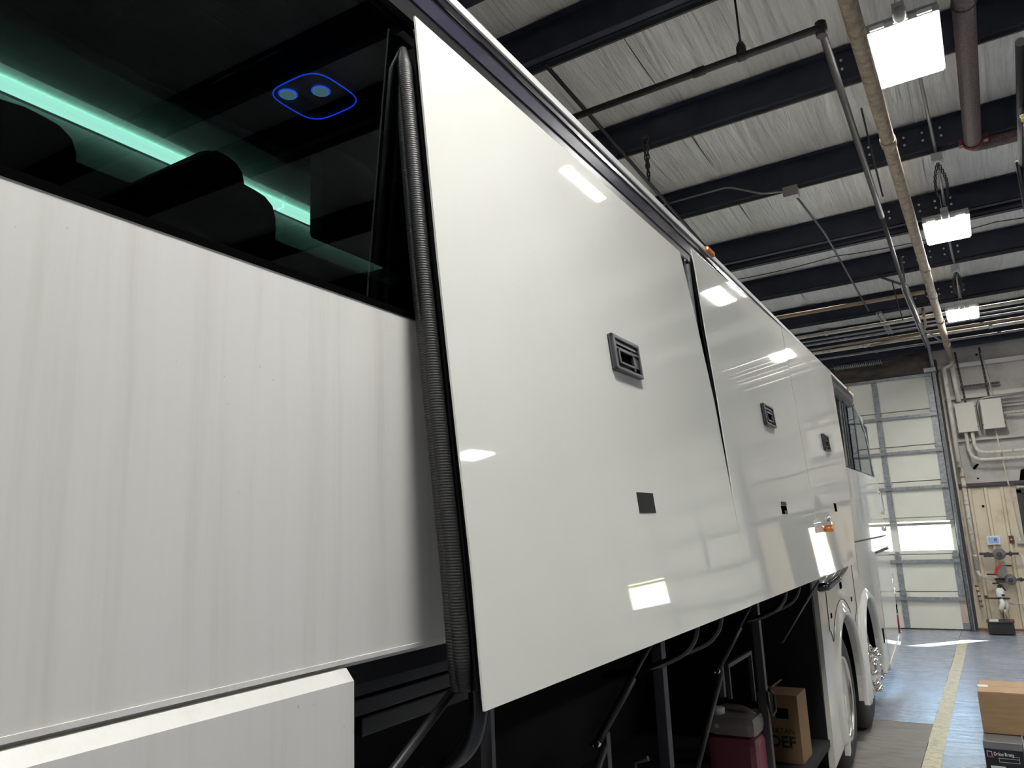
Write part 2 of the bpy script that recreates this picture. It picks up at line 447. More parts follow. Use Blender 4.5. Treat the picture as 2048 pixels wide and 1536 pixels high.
# main frame rafter seen far right/left of the splice rows
# ------------------------------------------------------------------ overhead doors
def track(x, parent, s=1):
    b = MB(); pts = [(x, 14.66, 0), (x, 14.66, 4.28)]
    for k in range(1, 7):
        t = k / 6 * PI / 2; pts.append((x, 14.66 - .38 * (1 - math.cos(t)), 4.28 + .38 * math.sin(t)))
    pts += [(x, 10.35, 4.66)]
    b.tube(pts, .028, 8); return b.build('track', 'galvanised', parent)
def overhead_door(name, x0, x1, hx):
    d = struct(empty(name))
    secs = [(k * .61 + .008, (k + 1) * .61 - .004) for k in range(7)]
    n = 4; w = (x1 - x0) / n
    MB().box(x0 - .03, x0 + .02, 14.79, 14.93, 0, DZ).box(x1 - .02, x1 + .03, 14.79, 14.93, 0, DZ).box(x0, x1, 14.75, 14.93, -.01, .02).box(x0, x1, 14.79, 14.93, DZ - .02, DZ + .03).build('weather_seal', 'dark_seam', d)
    for i, (z0, z1) in enumerate(secs):
        if i == 2:
            b = MB().box(x0, x1, 14.75, 14.79, z0, 1.285).box(x0, x1, 14.75, 14.79, 1.765, z1).box(x0, x1, 14.776, 14.796, z0 - .015, z0 + .01)
            for k in range(n + 1):
                xc = x0 + k * w; a, c = max(x0, xc - .06), min(x1, xc + .06)
                b.box(a, c, 14.75, 14.79, 1.285, 1.765)
            p = b.build('door_section', 'door_panel_white', d)
            for k in range(n):
                if hx and k != hx: MB().box(x0 + k * w + .05, x0 + (k + 1) * w - .05, 14.76, 14.785, 1.28, 1.77).build('light_block_infill', 'door_panel_white', p); continue  # unseen infill added to block daylight through all but one window
                MB().box(x0 + k * w + .06, x0 + (k + 1) * w - .06, 14.768, 14.774, 1.285, 1.765).build('window_pane', 'clear_glass', p)
        else:
            p = MB().box(x0, x1, 14.75, 14.79, z0, z1, .004).box(x0, x1, 14.776, 14.796, z0 - .015, z1 + .01).build('door_section', 'door_panel_white', d)
    for i in range(7):   # reinforcing struts just below each section top
        z = (i + 1) * .61 - .115
        if i == 6: z = 4.235
        MB().box(x0 + .0, x1, 14.69, 14.75, z, z + .03).box(x0, x1, 14.685, 14.695, z - .018, z + .03).build('strut', 'galvanised', d)
    for k in range(n + 1):
        xc = x0 + k * w
        if k == 0: a, c = x0, x0 + .09
        elif k == n: a, c = x1 - .10, x1 - .004
        else: a, c = xc - .045, xc + .045
        for i, (z0, z1) in enumerate(secs):
            if i == 2: continue
            MB().box(a, c, 14.735, 14.75, z0 + .01, z1 - .01).build('stile', 'galvanised', d)
        for i in range(1, 7):
            z = i * .61
            MB().prism([(a - .01, z - .05), (c + .01, z - .05), ((a + c) / 2 + .03, z + .05), ((a + c) / 2 - .03, z + .05)], 'y', 14.715, 14.745).build('hinge', 'galvanised', d)
    return d
dA = overhead_door('door_1', -4.26, -.605, 0)
track(-.565, dA); track(-4.30, dA)
MB().box(-.548, -.538, 14.6, 14.72, 0, 4.5).build('track_angle', 'galvanised', dA)
MB().box(-.605, -.535, 10.35, 14.25, 4.70, 4.712).box(-.605, -.595, 10.35, 14.25, 4.62, 4.712).build('track_angle', 'galvanised', dA)
MB().tube([(-.57, 10.4, 4.70), (-.95, 10.95, zb(10.95) + .02)], .016, 6).build('track_hanger', 'conduit_dark', dA)
MB().box(-.57, -.55, 10.42, 10.44, 4.7, 5.08).build('track_hanger', 'conduit_dark', dA)
MB().tube([(-.55, 13.1, 4.69), (-.22, 14.1, zb(14) - .28)], .014, 6).build('track_hanger', 'galvanised', dA)
MB().box(-.70, -.52, 14.55, 14.8, 4.26, 4.33).build('track_bracket', 'galvanised', dA)
# torsion spring above the door
b = MB(); pts = []
for k in range(0, 26 * 10):
    t = k / 10 * 2 * PI; pts.append((-2.13 + k * .80 / 260, 14.62 + .045 * math.cos(t), 4.57 + .045 * math.sin(t)))
b.tube(pts, .009, 5).build('torsion_spring', 'steel', dA)
MB().tube([(-4.2, 14.62, 4.57), (-.62, 14.62, 4.57)], .013, 8).build('spring_shaft', 'iron', dA)
MB().box(-.70, -.61, 14.728, 14.7345, .12, .52).build('warning_label', 'sticker', dA)
dB = overhead_door('door_3', 1.78, 5.435, 2)
track(1.74, dB); track(5.48, dB)
MB().box(1.70, 1.78, 14.78, 14.9, 0, 4.5).build('door_jamb', 'dark_seam', dB)
# walk door with glazed upper half
d2 = struct(empty('door_2'))
MB().box(.33, .40, 14.82, 14.95, 0, 2.2).box(1.20, 1.27, 14.82, 14.95, 0, 2.2).box(.33, 1.27, 14.82, 14.95, 2.15, 2.22).build('door_frame', 'door_dark', d2)
b = MB().box(.40, 1.20, 14.88, 14.92, .02, 1.05).box(.40, 1.20, 14.88, 14.92, 2.02, 2.15).box(.40, .47, 14.88, 14.92, 1.05, 2.02).box(.80, 1.20, 14.88, 14.92, 1.05, 2.02).box(.46, .81, 14.88, 14.92, 1.04, 1.15)
leaf = b.build('door_leaf', 'door_dark', d2)
MB().box(.47, .80, 14.898, 14.902, 1.15, 2.02).build('window_pane', 'clear_glass', leaf)
MB().tube([(.47, 14.84, .98), (.47, 14.80, .98), (.56, 14.80, .98)], .01, 8).build('door_handle', 'steel', leaf)
MB().box(.36, .9, 14.79, 14.82, 2.24, 2.26).build('drip_cap', 'girt_white', d2)

# ------------------------------------------------------------------ high bay lights
def high_bay(x, y, z, label, group=None):
    r = tag(empty('high_bay_light', (x, y, z)), label, 'ceiling light', group)
    return r
hb = high_bay(-.075, 5.43, 4.93, 'largest square white high-bay light hanging beside the tan ceiling pipe')
MB().box(-.20, .20, -.355, .355, 0, .012).build('lens', 'led_lens', hb)
hs = MB().box(-.215, .215, -.37, .37, .012, .055, .006)
hs.box(-.10, .10, -.19, .19, .055, .14, .01)
for k in range(9): hs.box(-.21, .21, -.35 + k * .086, -.342 + k * .086, .055, .085)
hs = hs.build('housing', 'light_grey', hb)
for s_ in (-1, 0, 1): MB().box(s_ * .135 - .042, s_ * .135 + .042, -.386, -.37, .018, .048, .004).build('end_clip', 'sensor_white', hs)
MB().lathe([(.022, -.006), (.032, 0), (.038, .02), (.038, .07)], (.0, -.425, .0), 'z', 20).build('motion_sensor', 'light_grey', hb)
MB().box(-.035, .035, -.45, -.36, .04, .11).build('sensor_bracket', 'light_grey', hb)
spots = [(-.012, 8.99, 4.81, 'middle-sized square high-bay light second along the row over the yellow line', None),
         (.0, 11.98, 4.56, 'smallest square high-bay light nearest the far overhead door', None)]
for x, y, lb in ((-.05, 1.1, 'square high-bay light directly above the viewer, outside the view'), (-.05, -2.4, 'square high-bay light behind the viewer over the lane'),
                 (4.9, 7.4, 'added unseen fill light in the right-hand bay level with the middle light'), (4.9, 10.6, 'added unseen fill light in the right-hand bay by the second overhead door'),
                 (-4.7, 12.46, 'added unseen fill light behind the coach, brightening the far wall')):  # right-bay and behind-coach lights are unseen, added to brighten the far area
    spots.append((x, y, 4.31, lb, None))
for x, y, z, lb, g in spots:
    o = copy_tree(hb); o.location = (x, y, z); o['label'] = lb
    if y == 11.98: o.scale = (.92, .92, .92)
hb.scale = (1.02, 1.02, 1.02)
for o in [k for k in C.objects if k.get('category') == 'ceiling light']:
    L = (zb(o.location.y) + .02 - o.location.z) / o.scale.z
    MB().tube([(-.12, 0, .05), (-.02, 0, L * .45), (-.02, 0, L)], .004, 6).tube([(.12, 0, .05), (.02, 0, L * .45), (.02, 0, L)], .004, 6).build('suspension_wire', 'steel', o)
# ------------------------------------------------------------------ ceiling services
def pipe(name, pts, r, m, label, cat='pipe', rd=0, seg=12, group=None):
    root = tag(empty(name), label, cat, group)
    MB().tube(pts, r, seg, True, rd).build('tube', m, root)
    return root
def collar(root, p, axis, r, l, m, name='coupling'):
    x, y, z = p; return MB().lathe([(r, -l / 2), (r * 1.02, 0), (r, l / 2)], (x, y, z), axis, 16).build(name, m, root)
zt = 4.42
t = pipe('ceiling_pipe', [(-.27, .2, zt), (-.275, 14.5, zt), (-.285, 14.62, 4.25), (-.285, 14.62, 4.30)][:2], .045, 'tan_pipe', 'long tan pipe running along the ceiling beside the high-bay lights to the far wall')
for y in (3.2, 5.6, 8.9, 10.1, 11.5, 13.2): collar(t, (-.273, y, zt), 'y', .051, .10, 'tan_pipe')
MB().tube([(-.275, 14.45, zt), (-.275, 14.60, zt), (-.275, 14.60, 4.34), (-.40, 14.60, 4.31), (-.40, 14.60, 2.62)], .034, 12, True, .05).build('drop_leg', 'white_pipe', t)
MB().tube([(-.275, 14.6, 4.3), (-.262, 14.66, 3.70)], .04, 12).build('drop_leg', 'white_pipe', t)
t = pipe('drain_pipe', [(-.385, 14.72, 2.62), (-.385, 14.72, .95)], .034, 'white_pipe', 'beige vertical pipe on the ribbed far wall just right of the overhead door')
for z in (2.46, 2.30, 2.02, 1.80, 1.55, 1.18): collar(t, (-.385, 14.72, z), 'z', .040, .04, 'rust_tan' if z > 2.1 else 'white_pipe')
MB().tube([(-.385, 14.72, .95), (-.37, 14.72, .88), (-.16, 14.72, .80)], .03, 10).build('elbow', 'white_pipe', t)
pipe('thin_riser', [(-.49, 14.76, 4.25), (-.475, 14.76, .75)], .016, 'white_pipe', 'thin pale riser pipe squeezed between door jamb and beige wall pipe', 'pipe')
t = pipe('corroded_pipe', [(-.43, 14.78, .72), (-.40, 14.78, .36)], .018, 'white_pipe', 'short flaking rusty pipe low on the wall beside the door jamb')
for z in (.70, .62, .54, .46, .38): collar(t, (-.43 + (.72 - z) / .36 * .03, 14.78, z), 'z', .023, .03, 'rust')
# brown sprinkler main with red coupling
t = pipe('sprinkler_main', [(.295, 1.1, 5.22), (.300, 7.72, 5.20)], .072, 'brown_pipe', 'thick dark brown sprinkler main overhead right of the largest high-bay light', 'pipe', seg=20)
collar(t, (.298, 5.50, 5.207), 'y', .077, .02, 'brown_pipe')
MB().lathe([(.080, -.03), (.090, 0), (.080, .03)], (.300, 7.75, 5.20), 'y', 18).box(.19, .22, 7.71, 7.78, 5.17, 5.23).box(.38, .42, 7.71, 7.78, 5.17, 5.23).build('coupling', 'clamp_red', t)
MB().tube([(.300, 7.77, 5.20), (.300, 7.86, 5.20), (.42, 7.88, 5.20), (2.8, 7.88, 5.20)], .055, 14, True, .10).build('cross_leg', 'brown_pipe', t)
# black branch line
zc = lambda y: 3.62 + H - SL * y
t = pipe('sprinkler_branch', [(-4.5, 4.93, zc(4.93)), (-.53, 4.93, zc(4.93)), (-.53, 5.05, zc(5.05)), (-.545, 8.0, zc(8.0))], .026, 'black_pipe', 'black sprinkler branch pipe with an elbow crossing below the nearest roof purlins', 'pipe', .03)
MB().tube([(-.545, 8.0, zc(8.0)), (-.56, 10.2, zc(10.2)), (-.53, 11.6, zc(11.6))], .021, 10).build('branch_run', 'black_pipe', t)
for x in (-1.05, -1.36, -2.6): collar(t, (x, 4.93, zc(4.93)), 'x', .033, .09 if x < -1.2 else .06, 'black_pipe')
MB().lathe([(.034, 0), (.034, .06), (.018, .10)], (-1.05, 4.93, zc(4.93) + .01), 'z', 12).build('tee', 'black_pipe', t)
MB().tube([(-1.05, 4.93, zc(4.93) + .08), (-1.055, 4.93, 5.75)], .008, 6).build('hanger_rod', 'black_pipe', t)
MB().lathe([(.036, -.05), (.040, 0), (.036, .05)], (-.53, 4.95, zc(4.93)), 'z', 14).build('elbow', 'black_pipe', t)
pipe('brace_rod', [(-2.57, 4.86, zb(4.86) - .022), (-2.57, 9.2, zb(9.2) - .022)], .018, 'black_pipe', 'black brace rod running under the purlins close to the coach roof', 'rod')
# conduit with junction box
t = tag(empty('junction_box'), 'grey junction box with conduits clipped under the third visible purlin', 'electrical box')
MB().box(-1.41, -1.27, 7.84, 7.96, 5.17, 5.27, .006).build('housing', 'light_grey', t)
MB().box(-1.415, -1.265, 7.832, 7.842, 5.165, 5.275, .003).build('cover', 'conduit_grey', t)
MB().tube([(-1.41, 7.88, 5.25), (-1.62, 7.87, 5.28), (-1.98, 7.86, 5.46), (-4.0, 7.86, 5.46)], .011, 8, True, .06).build('conduit', 'conduit_grey', t)
MB().tube([(-1.30, 7.94, 5.18), (-1.22, 9.0, zb(9.0) - .12), (-1.20, 10.4, zb(10.4) - .10), (-1.17, 12.0, zb(12) - .11)], .012, 8).build('conduit', 'conduit_dark', t)
# chain
ch = tag(empty('hanging_chain'), 'black doubled chain hanging from the second purlin above the coach', 'chain')
def link(p, rot, par):
    pts = []
    for k in range(13):
        a = 2 * PI * k / 12; pts.append(Vector((.0125 * math.cos(a), 0, .022 * math.sin(a) + (.008 if math.sin(a) > 0 else -.008))))
    R = Matrix.Rotation(rot, 3, 'Z'); return MB().tube([R @ q for q in pts], .0062, 6, False).build('chain_link', 'iron', par, p)
l0 = None
for s_, xo in ((0, -2.345), (1, -2.305)):
    for k in range(10):
        z = 5.46 - k * .044
        x = xo + (.022 if s_ == 0 else -.015) * (k / 8)
        if l0 is None: l0 = link((x, 6.36, z), 0, ch)
        else:
            o = dupe(l0, ch, (x, 6.36, z)); o.rotation_euler = (0, 0, (k % 2) * PI / 2)
MB().box(-2.36, -2.29, 6.35, 6.37, 5.47, 5.50).build('chain_hook', 'iron', ch)
# sagging wire
pts = []
for k in range(25):
    u = k / 24; x = -3.0 + u * 5.2; pts.append((x, 9.9, 5.10 + .04 * (1 - (2 * (u * 3 % 1) - 1) ** 2) * -1))
tag(MB().tube(pts, .006, 5).build('sagging_wire', 'wire'), 'thin dusty black wire sagging in loops between the fourth and fifth purlins', 'wire')
for i, (x, y, zl, z1, lb) in enumerate(((-.49, 7.2, 4.80, 5.3, 'thin black drop rod dangling between branch pipe and tan pipe'),
                                 (-.34, 10.6, 4.55, 5.1, 'dusty drop cable hanging beside tan pipe near the splice bolts'),
                                 (-.75, 11.6, 4.62, 5.0, 'short dusty wire hanging above the overhead door track'))):
    tag(MB().tube([(x, y - .5, z1), (x, y, (zl + z1) / 2), (x + .01, y + .35, zl)], .008, 6).build('drop_wire', 'wire'), lb, 'wire')
# light supply: conduit, box, cord and doubled chain at the two farther lights
for yb, yl_, zl, lb in ((7.93, 8.99, 4.81, 'grey conduit drop with twin chains feeding the middle-sized high-bay light'), (10.95, 11.98, 4.56, 'grey conduit drop with twin chains feeding the smallest high-bay light')):
    t = tag(empty('light_drop'), lb, 'conduit')
    z0 = zb(yb) - .06
    MB().tube([(-.03, yb - 1.55, zb(yb - 1.55) - .03), (.0, yb, zb(yb) - .04)], .014, 8).build('conduit', 'conduit_grey', t)
    MB().box(-.05, .05, yb - .03, yb + .06, z0 - .08, z0, .005).build('outlet_box', 'light_grey', t)
    MB().lathe([(.032, 0), (.032, .015)], (0, yb, z0 - .095), 'z', 12).build('outlet_cover', 'sensor_white', t)
    ye, ze = yl_ - .38, zl + .16
    MB().tube([(0, yb, z0 - .08), (.0, (yb + ye) / 2, (z0 + ze) / 2 - .05), (.0, ye, ze)], .012, 8).build('cord', 'conduit_grey', t)
    lk = None
    for s_ in (-1, 1):
        for k in range(16):
            u = k / 20; off = math.sin(u * PI) * .05
            p = (s_ * off, yb + (ye - yb) * u, z0 - .09 + (ze - z0 + .09) * u - .01)
            if lk is None: lk = link(p, 0, t); lk.scale = (.8, .8, .8)
            else:
                o = dupe(lk, t, p); o.rotation_euler = (0, 0, (k % 2) * PI / 2)
# end bay conduits
names = ['bright wide conduit, first of the parallel runs before the far wall', 'slim grey conduit tucked behind the bright wide run near the far wall', 'dull galvanised conduit in the middle of the parallel runs by the far wall',
         'rust-spotted conduit behind the middle of the parallel runs', 'pale lower conduit of the parallel runs over the overhead door', 'last lowest conduit of the parallel runs against the eave beam']
for i, (yy, zz, r, m_) in enumerate(((12.75, 4.80, .030, 'white_pipe'), (13.0, 4.77, .014, 'conduit_grey'), (13.2, 4.75, .018, 'galvanised'), (13.5, 4.73, .016, 'rust_tan'), (13.7, 4.70, .026, 'white_pipe'), (14.15, 4.67, .020, 'conduit_grey'))):
    t = pipe('ceiling_conduit', [(-4.6, yy, zz), (2.6, yy, zz)], r, m_, names[i], 'conduit')
    for x in (-3.1, -1.9, -.1, 1.2): collar(t, (x + .11 * i, yy, zz), 'x', r * 1.3, .05, m_)
pipe('rusty_bar', [(-4.6, 12.0, 5.01), (-.42, 12.0, 4.99)], .030, 'rust_tan', 'rusty brown horizontal pipe crossing just under the sixth purlin', 'pipe')
pipe('red_copper_pipe', [(-1.35, 13.4, 4.62), (-.80, 13.3, 4.66), (-.60, 13.2, 4.64), (-.50, 12.9, 4.70), (-.50, 12.6, 4.9)], .022, 'rust_tan', 'reddish pipe curling around the end of the overhead door track', 'pipe', .12)
t = tag(empty('hanger_bracket'), 'pair of galvanised strut brackets holding the conduit runs left of door track', 'bracket')
for y0_, y1_ in ((12.2, 14.1),):
    MB().box(-1.06, -1.02, y0_, y1_, 4.84 - .0, 4.87).build('rail', 'galvanised', t)
    MB().box(-1.10, -1.08, y0_, y1_, 4.84 - .0, 4.87).build('rail', 'galvanised', t)
tag(MB().box(-4.8, 2.3, 14.50, 14.62, 4.62, 4.89).build('eave_beam', 'purlin_navy'), 'dark navy eave beam running along the top of the far wall', 'beam')
# ------------------------------------------------------------------ far wall equipment
t = tag(empty('electrical_panel'), 'beige square steel box on the far wall, left of the pair', 'electrical box', None)
MB().box(-.33, -.055, 14.62, 14.78, 3.19, 3.67, .006).build('cabinet', 'box_beige', t)
MB().box(-.335, -.05, 14.605, 14.622, 3.185, 3.675, .004).build('cover', 'box_beige', t)
t2 = tag(empty('electrical_panel'), 'beige square steel box on the far wall, right of the pair', 'electrical box', None)
MB().box(.04, .325, 14.62, 14.78, 3.21, 3.69, .006).build('cabinet', 'box_beige', t2)
MB().box(.035, .33, 14.605, 14.622, 3.205, 3.695, .004).build('cover', 'box_beige', t2)
for tt, x0_, x1_, z0_, z1_ in ((t, -.335, -.05, 3.19, 3.67), (t2, .035, .33, 3.21, 3.69)):
    for x in (x0_ - .006, x1_ + .006):
        for z in (z0_ + .07, z1_ - .07): MB().box(x - .008, x + .008, 14.61, 14.63, z - .015, z + .015).build('clip', 'conduit_dark', tt)
pipe('curved_conduit', [(-.235, 14.68, 3.19), (-.235, 14.68, 2.72), (1.6, 14.68, 2.70)], .026, 'white_pipe', 'lower of two bent white conduits sweeping right from the left beige box', 'conduit', .22, 14)
pipe('curved_conduit', [(-.14, 14.68, 3.19), (-.14, 14.68, 2.83), (1.6, 14.68, 2.82)], .026, 'white_pipe', 'upper of two bent white conduits sweeping right from the left beige box', 'conduit', .2, 14)
pipe('looped_conduit', [(-.0, 14.70, 3.20), (-.01, 14.70, 3.73), (1.8, 14.70, 3.77)], .022, 'conduit_grey', 'grey conduit looping up between the two beige wall boxes then right', 'conduit', .16, 12)
for z, r, lb in ((3.60, .013, 'uppermost of three thin conduits leaving the right beige box'), (3.54, .013, 'middle thin conduit leaving the right beige box'), (3.45, .022, 'thicker white conduit leaving the right beige box lowest')):
    pipe('side_conduit', [(.33, 14.70, z), (1.9, 14.70, z + .01)], r, 'white_pipe' if r > .02 else 'conduit_grey', lb, 'conduit')
pipe('thin_conduit', [(.19, 14.74, 3.2), (.215, 14.74, 2.75), (.235, 14.74, 2.4), (.29, 14.74, 1.45)], .010, 'white_pipe', 'thin pale conduit dropping crookedly from the right beige box to the switch', 'conduit')
t = tag(empty('slotted_channel_frame'), 'slotted steel channel frame above the two beige wall boxes', 'bracket')
for x0_, x1_, za, zc_ in ((-.225, -.185, 4.58, 3.68), (.135, .16, 4.60, 3.70)):
    p = MB().quadslab([(x0_, 14.76, za), (x0_ + .035, 14.76, za), (x1_ + .035, 14.76, zc_), (x1_, 14.76, zc_)], (0, .02, 0)).build('channel', 'iron', t)
    for k in range(13):
        u = (k + .5) / 13; xx = x0_ + (x1_ - x0_) * u + .0175; z = za + (zc_ - za) * u
        MB().box(xx - .006, xx + .006, 14.757, 14.761, z - .016, z + .016).build('slot', 'hole_black', p)
p = MB().box(-.21, .36, 14.745, 14.765, 3.945, 3.985).build('channel', 'iron', t)
for k in range(10): MB().box(-.19 + k * .055, -.165 + k * .055, 14.742, 14.746, 3.96, 3.97).build('slot', 'hole_black', p)
pipe('upper_rod', [(.165, 14.73, 4.5), (.215, 14.73, 3.99), (.235, 14.73, 3.7)], .010, 'girt_white', 'thin white rod beside the right leg of the slotted channel frame', 'rod')
# control panel, button, switch
t = tag(empty('control_display'), 'small white control box with blue display on the ribbed wall', 'control box')
MB().box(-.185, -.0, 14.80, 14.86, 1.345, 1.485, .008).build('housing', 'sensor_white', t)
MB().box(-.165, -.02, 14.795, 14.801, 1.365, 1.465).build('display', 'panel_blue', t)
for i in range(3):
    for j in range(3): MB().box(-.085 + i * .014, -.075 + i * .014, 14.792, 14.796, 1.40 + j * .016, 1.412 + j * .016).build('key', 'print_dark', t)
t = tag(empty('push_button'), 'grey switch plate with red round button right of blue display', 'switch')
MB().box(.12, .19, 14.82, 14.86, 1.36, 1.48, .004).build('plate', 'iron', t)
MB().lathe([(.022, 0), (.022, -.02), (.012, -.02)], (.155, 14.82, 1.42), 'y', 16).build('button', 'red_plastic', t)
MB().lathe([(.009, 0), (.009, -.008)], (.155, 14.80, 1.42), 'y', 10).build('button_cap', 'sensor_white', t)
t = tag(empty('light_switch'), 'beige light switch box beside the dark walk door frame', 'switch')
MB().box(.225, .31, 14.82, 14.86, 1.35, 1.49, .004).build('plate', 'box_beige', t)
MB().box(.26, .275, 14.80, 14.82, 1.40, 1.44).build('toggle', 'sensor_white', t)
# water manifold valves
def valve(name, x, z, lb, r):
    t = tag(empty(name, (x, 14.72, z)), lb, 'valve')
    MB().tube([(-.25 * r, 0, .01), (.0, 0, 0), (.24 * r, 0, .0)], .018 * r, 10).build('branch_pipe', 'iron', t)
    MB().lathe([(.02, .05), (.06 * r, .03), (.085 * r, -.01), (.075 * r, -.05), (.03, -.07)], (0, 0, 0), 'y', 12).build('body', 'glove_grey', t)
    MB().lathe([(.03 * r, -.07), (.035 * r, -.10), (.02, -.11)], (0, 0, 0), 'y', 10).build('bonnet', 'iron', t)
    for s_ in (-1, 1): MB().lathe([(.028 * r, -.02), (.034 * r, 0), (.028 * r, .02)], (s_ * .14 * r, 0, .0), 'x', 8).build('union', 'iron', t)
    MB().box(-.20 * r, -.06, -.03, -.01, -.045, -.005).build('lever', 'iron', t)
    return t
valve('water_regulator', -.045, 1.20, 'upper dark cast regulator valve on the ribbed wall under blue display', 1.1)
valve('water_regulator', .05, .80, 'lower dark cast regulator valve beside the hanging grey gloves', 1.0)
pipe('manifold_pipe', [(.22, 14.74, 1.20), (.255, 14.74, 1.18), (.27, 14.74, .78), (.23, 14.74, .79)], .022, 'white_pipe', 'peeling white pipe joining the two regulator valves on their right', 'pipe', .04)
pipe('low_pipe', [(-.02, 14.76, .43), (.30, 14.76, .43)], .014, 'white_pipe', 'thin horizontal pipe low on ribbed wall right of spray bottle', 'pipe')
t = tag(empty('snow_brush'), 'red brush with grey bristle pad wedged between the wall valves', 'brush')
MB().prism([(-.16, .90), (-.13, .99), (-.06, 1.05), (-.035, 1.03), (-.09, .96), (-.12, .88)], 'y', 14.62, 14.66).build('head', 'red_plastic', t)
MB().prism([(-.12, .88), (-.09, .96), (-.035, 1.03), (.02, 1.02), (.015, .95), (-.03, .83)], 'y', 14.60, 14.67).build('bristles', 'glove_grey', t)
MB().prism([(-.06, 1.035), (.10, 1.03), (.085, 1.005), (.01, 1.01)], 'y', 14.61, 14.67).prism([(-.14, .88), (-.03, .82), (-.01, .84), (-.12, .90)], 'y', 14.61, 14.67).build('edge_trim', 'bin_black', t)
MB().tube([(-.13, 14.64, .885), (-.26, 14.64, .89)], .012, 8).build('handle', 'bin_black', t)
t = tag(empty('pump_sprayer', (-.115, 14.70, .53)), 'white pump spray bottle with black trigger head on a wall bracket', 'sprayer')
MB().lathe([(.05, 0), (.062, .02), (.062, .09), (.05, .12), (.028, .15)], (0, 0, 0), 'z', 18).build('bottle', 'sensor_white', t)
MB().lathe([(.03, .145), (.03, .18), (.02, .19)], (0, 0, 0), 'z', 14).build('cap', 'bin_black', t)
MB().tube([(0, 0, .19), (.0, -.0, .22), (-.09, -.0, .215)], .013, 8).tube([(.02, 0, .20), (.075, 0, .10)], .010, 8).build('pump_head', 'bin_black', t)
MB().box(.01, .055, -.064, -.06, .02, .05).build('printed_label', 'print_dark', t)
t = tag(empty('wall_hook'), 'black steel hook bar holding the white spray bottle', 'hook')
MB().tube([(-.31, 14.70, .53), (-.30, 14.70, .515), (-.0, 14.70, .51)], .013, 8).lathe([(.03, -.01), (.03, .01)], (-.32, 14.70, .53), 'y', 14).build('bar', 'iron', t)
t = tag(empty('rag_bundle'), 'crumpled white rag hanging under the spray bottle', 'rag')
MB().tube([(-.12, 14.70, .50), (-.10, 14.68, .44), (-.14, 14.68, .36), (-.13, 14.7, .30)], [.03, .045, .035, .02], 8).build('cloth', 'tape_white', t)
MB().tube([(-.06, 14.70, .48), (-.05, 14.69, .38), (-.07, 14.69, .28)], [.02, .03, .015], 7).build('cloth_tail', 'box_beige', t)
MB().tube([(-.09, 14.67, .34), (-.07, 14.67, .22)], [.02, .025], 7).build('yellow_tag', 'yellow_paint', t)
t = tag(empty('shop_blower'), 'black tub on the floor against the ribbed wall with a red cap', 'bin')
MB().prism([(-.345, .02), (-.35, .14), (-.33, .19), (-.01, .19), (.0, .14), (-.0, .02)], 'y', 14.25, 14.6).build('tub', 'bin_black', t)
MB().box(-.36, .01, 14.23, 14.62, .185, .205, .006).build('rim', 'bin_black', t)
MB().box(-.32, -.20, 14.24, 14.5, .204, .214).build('lid_strip', 'sensor_white', t)
MB().lathe([(.02, 0), (.02, .03)], (-.035, 14.26, .2), 'z', 10).build('cap', 'red_plastic', t)

# ------------------------------------------------------------------ cartons on the right
def carton(name, x0, x1, y0, y1, z0, z1, label, m_='cardboard'):
    t = tag(empty(name, (x0, y0, z0)), label, 'box')
    w, d, h = x1 - x0, y1 - y0, z1 - z0
    MB().box(0, w, 0, d, 0, h, .003).build('carton', m_, t)
    MB().box(0.004, w - .004, 0.004, d / 2 - .002, h, h + .004).box(.004, w - .004, d / 2 + .002, d - .004, h, h + .004).build('top_flap', m_, t)
    return t, w, d, h
t, w, d, h = carton('shipping_box', -.272, .42, 6.17, 6.60, .412, .666, 'wide plain brown cardboard box on top of the black carton')
MB().box(-.001, .06, .17, .24, h + .0041, h + .0055).box(-.002, 0, .17, .24, h - .05, h + .005).build('tape', 'tape_white', t)
MB().box(.02, w - .02, .212, .2175, h + .0035, h + .0045).build('flap_gap', 'print_dark', t)
t, w, d, h = carton('parts_carton', -.275, -.065, 5.97, 6.55, .10, .40, 'glossy black parts carton with white lettering and red band', 'carton_black')
MB().box(-.002, w + .002, -.002, .26, h - .0, h + .008, .003).build('shrink_wrap', 'carton_grey', t)
MB().box(-.0015, w + .0015, -.0022, -.0005, h - .035, h).build('wrap_edge', 'carton_grey', t)
text('lettering', 'Delco Remy', .028, 'print_white', t, (.050, -.003, .228), (PI / 2, 0, 0), bold=True, sx=.78)
b = MB()
for (x0_, x1_, z0_, z1_) in ((.014, .042, .248, .251), (.014, .017, .222, .251), (.039, .042, .222, .251)): b.box(x0_, x1_, -.0025, -.0008, z0_, z1_)
b.build('logo_square', 'print_white', t)
MB().box(.014, .048, -.0026, -.0008, .214, .222).build('logo_bar', 'print_red', t)
b = MB()
for (x0_, x1_, z0_, z1_) in ((.075, .185, .212, .2135), (.075, .0765, .19, .213), (.075, .185, .19, .1915), (.1835, .185, .19, .213), (.15, .185, .226, .2275), (.1835, .185, .213, .2275)): b.box(x0_, x1_, -.0025, -.0008, z0_, z1_)
b.build('print_frame', 'print_white', t)
text('lettering', 'Starter Motor Group', .011, 'print_white', t, (.085, -.003, .197), (PI / 2, 0, 0), sx=.95) if False else None
MB().box(.025, .105, -.0025, -.0008, .12, .165).build('shipping_label', 'print_white', t)
MB().box(.0, w, -.0025, -.0008, .06, .12).build('red_band', 'print_red', t)
MB().box(.0, w, -.003, -.0009, .112, .12).build('white_stripe', 'print_white', t)
carton('shipping_box', -.058, .28, 6.0, 6.5, .10, .385, 'pale carton beside the black lettered carton under the wide brown box', 'box_beige')
pl = tag(empty('pallet', (-.31, 5.95, 0)), 'low wooden pallet under the stacked cartons', 'pallet')
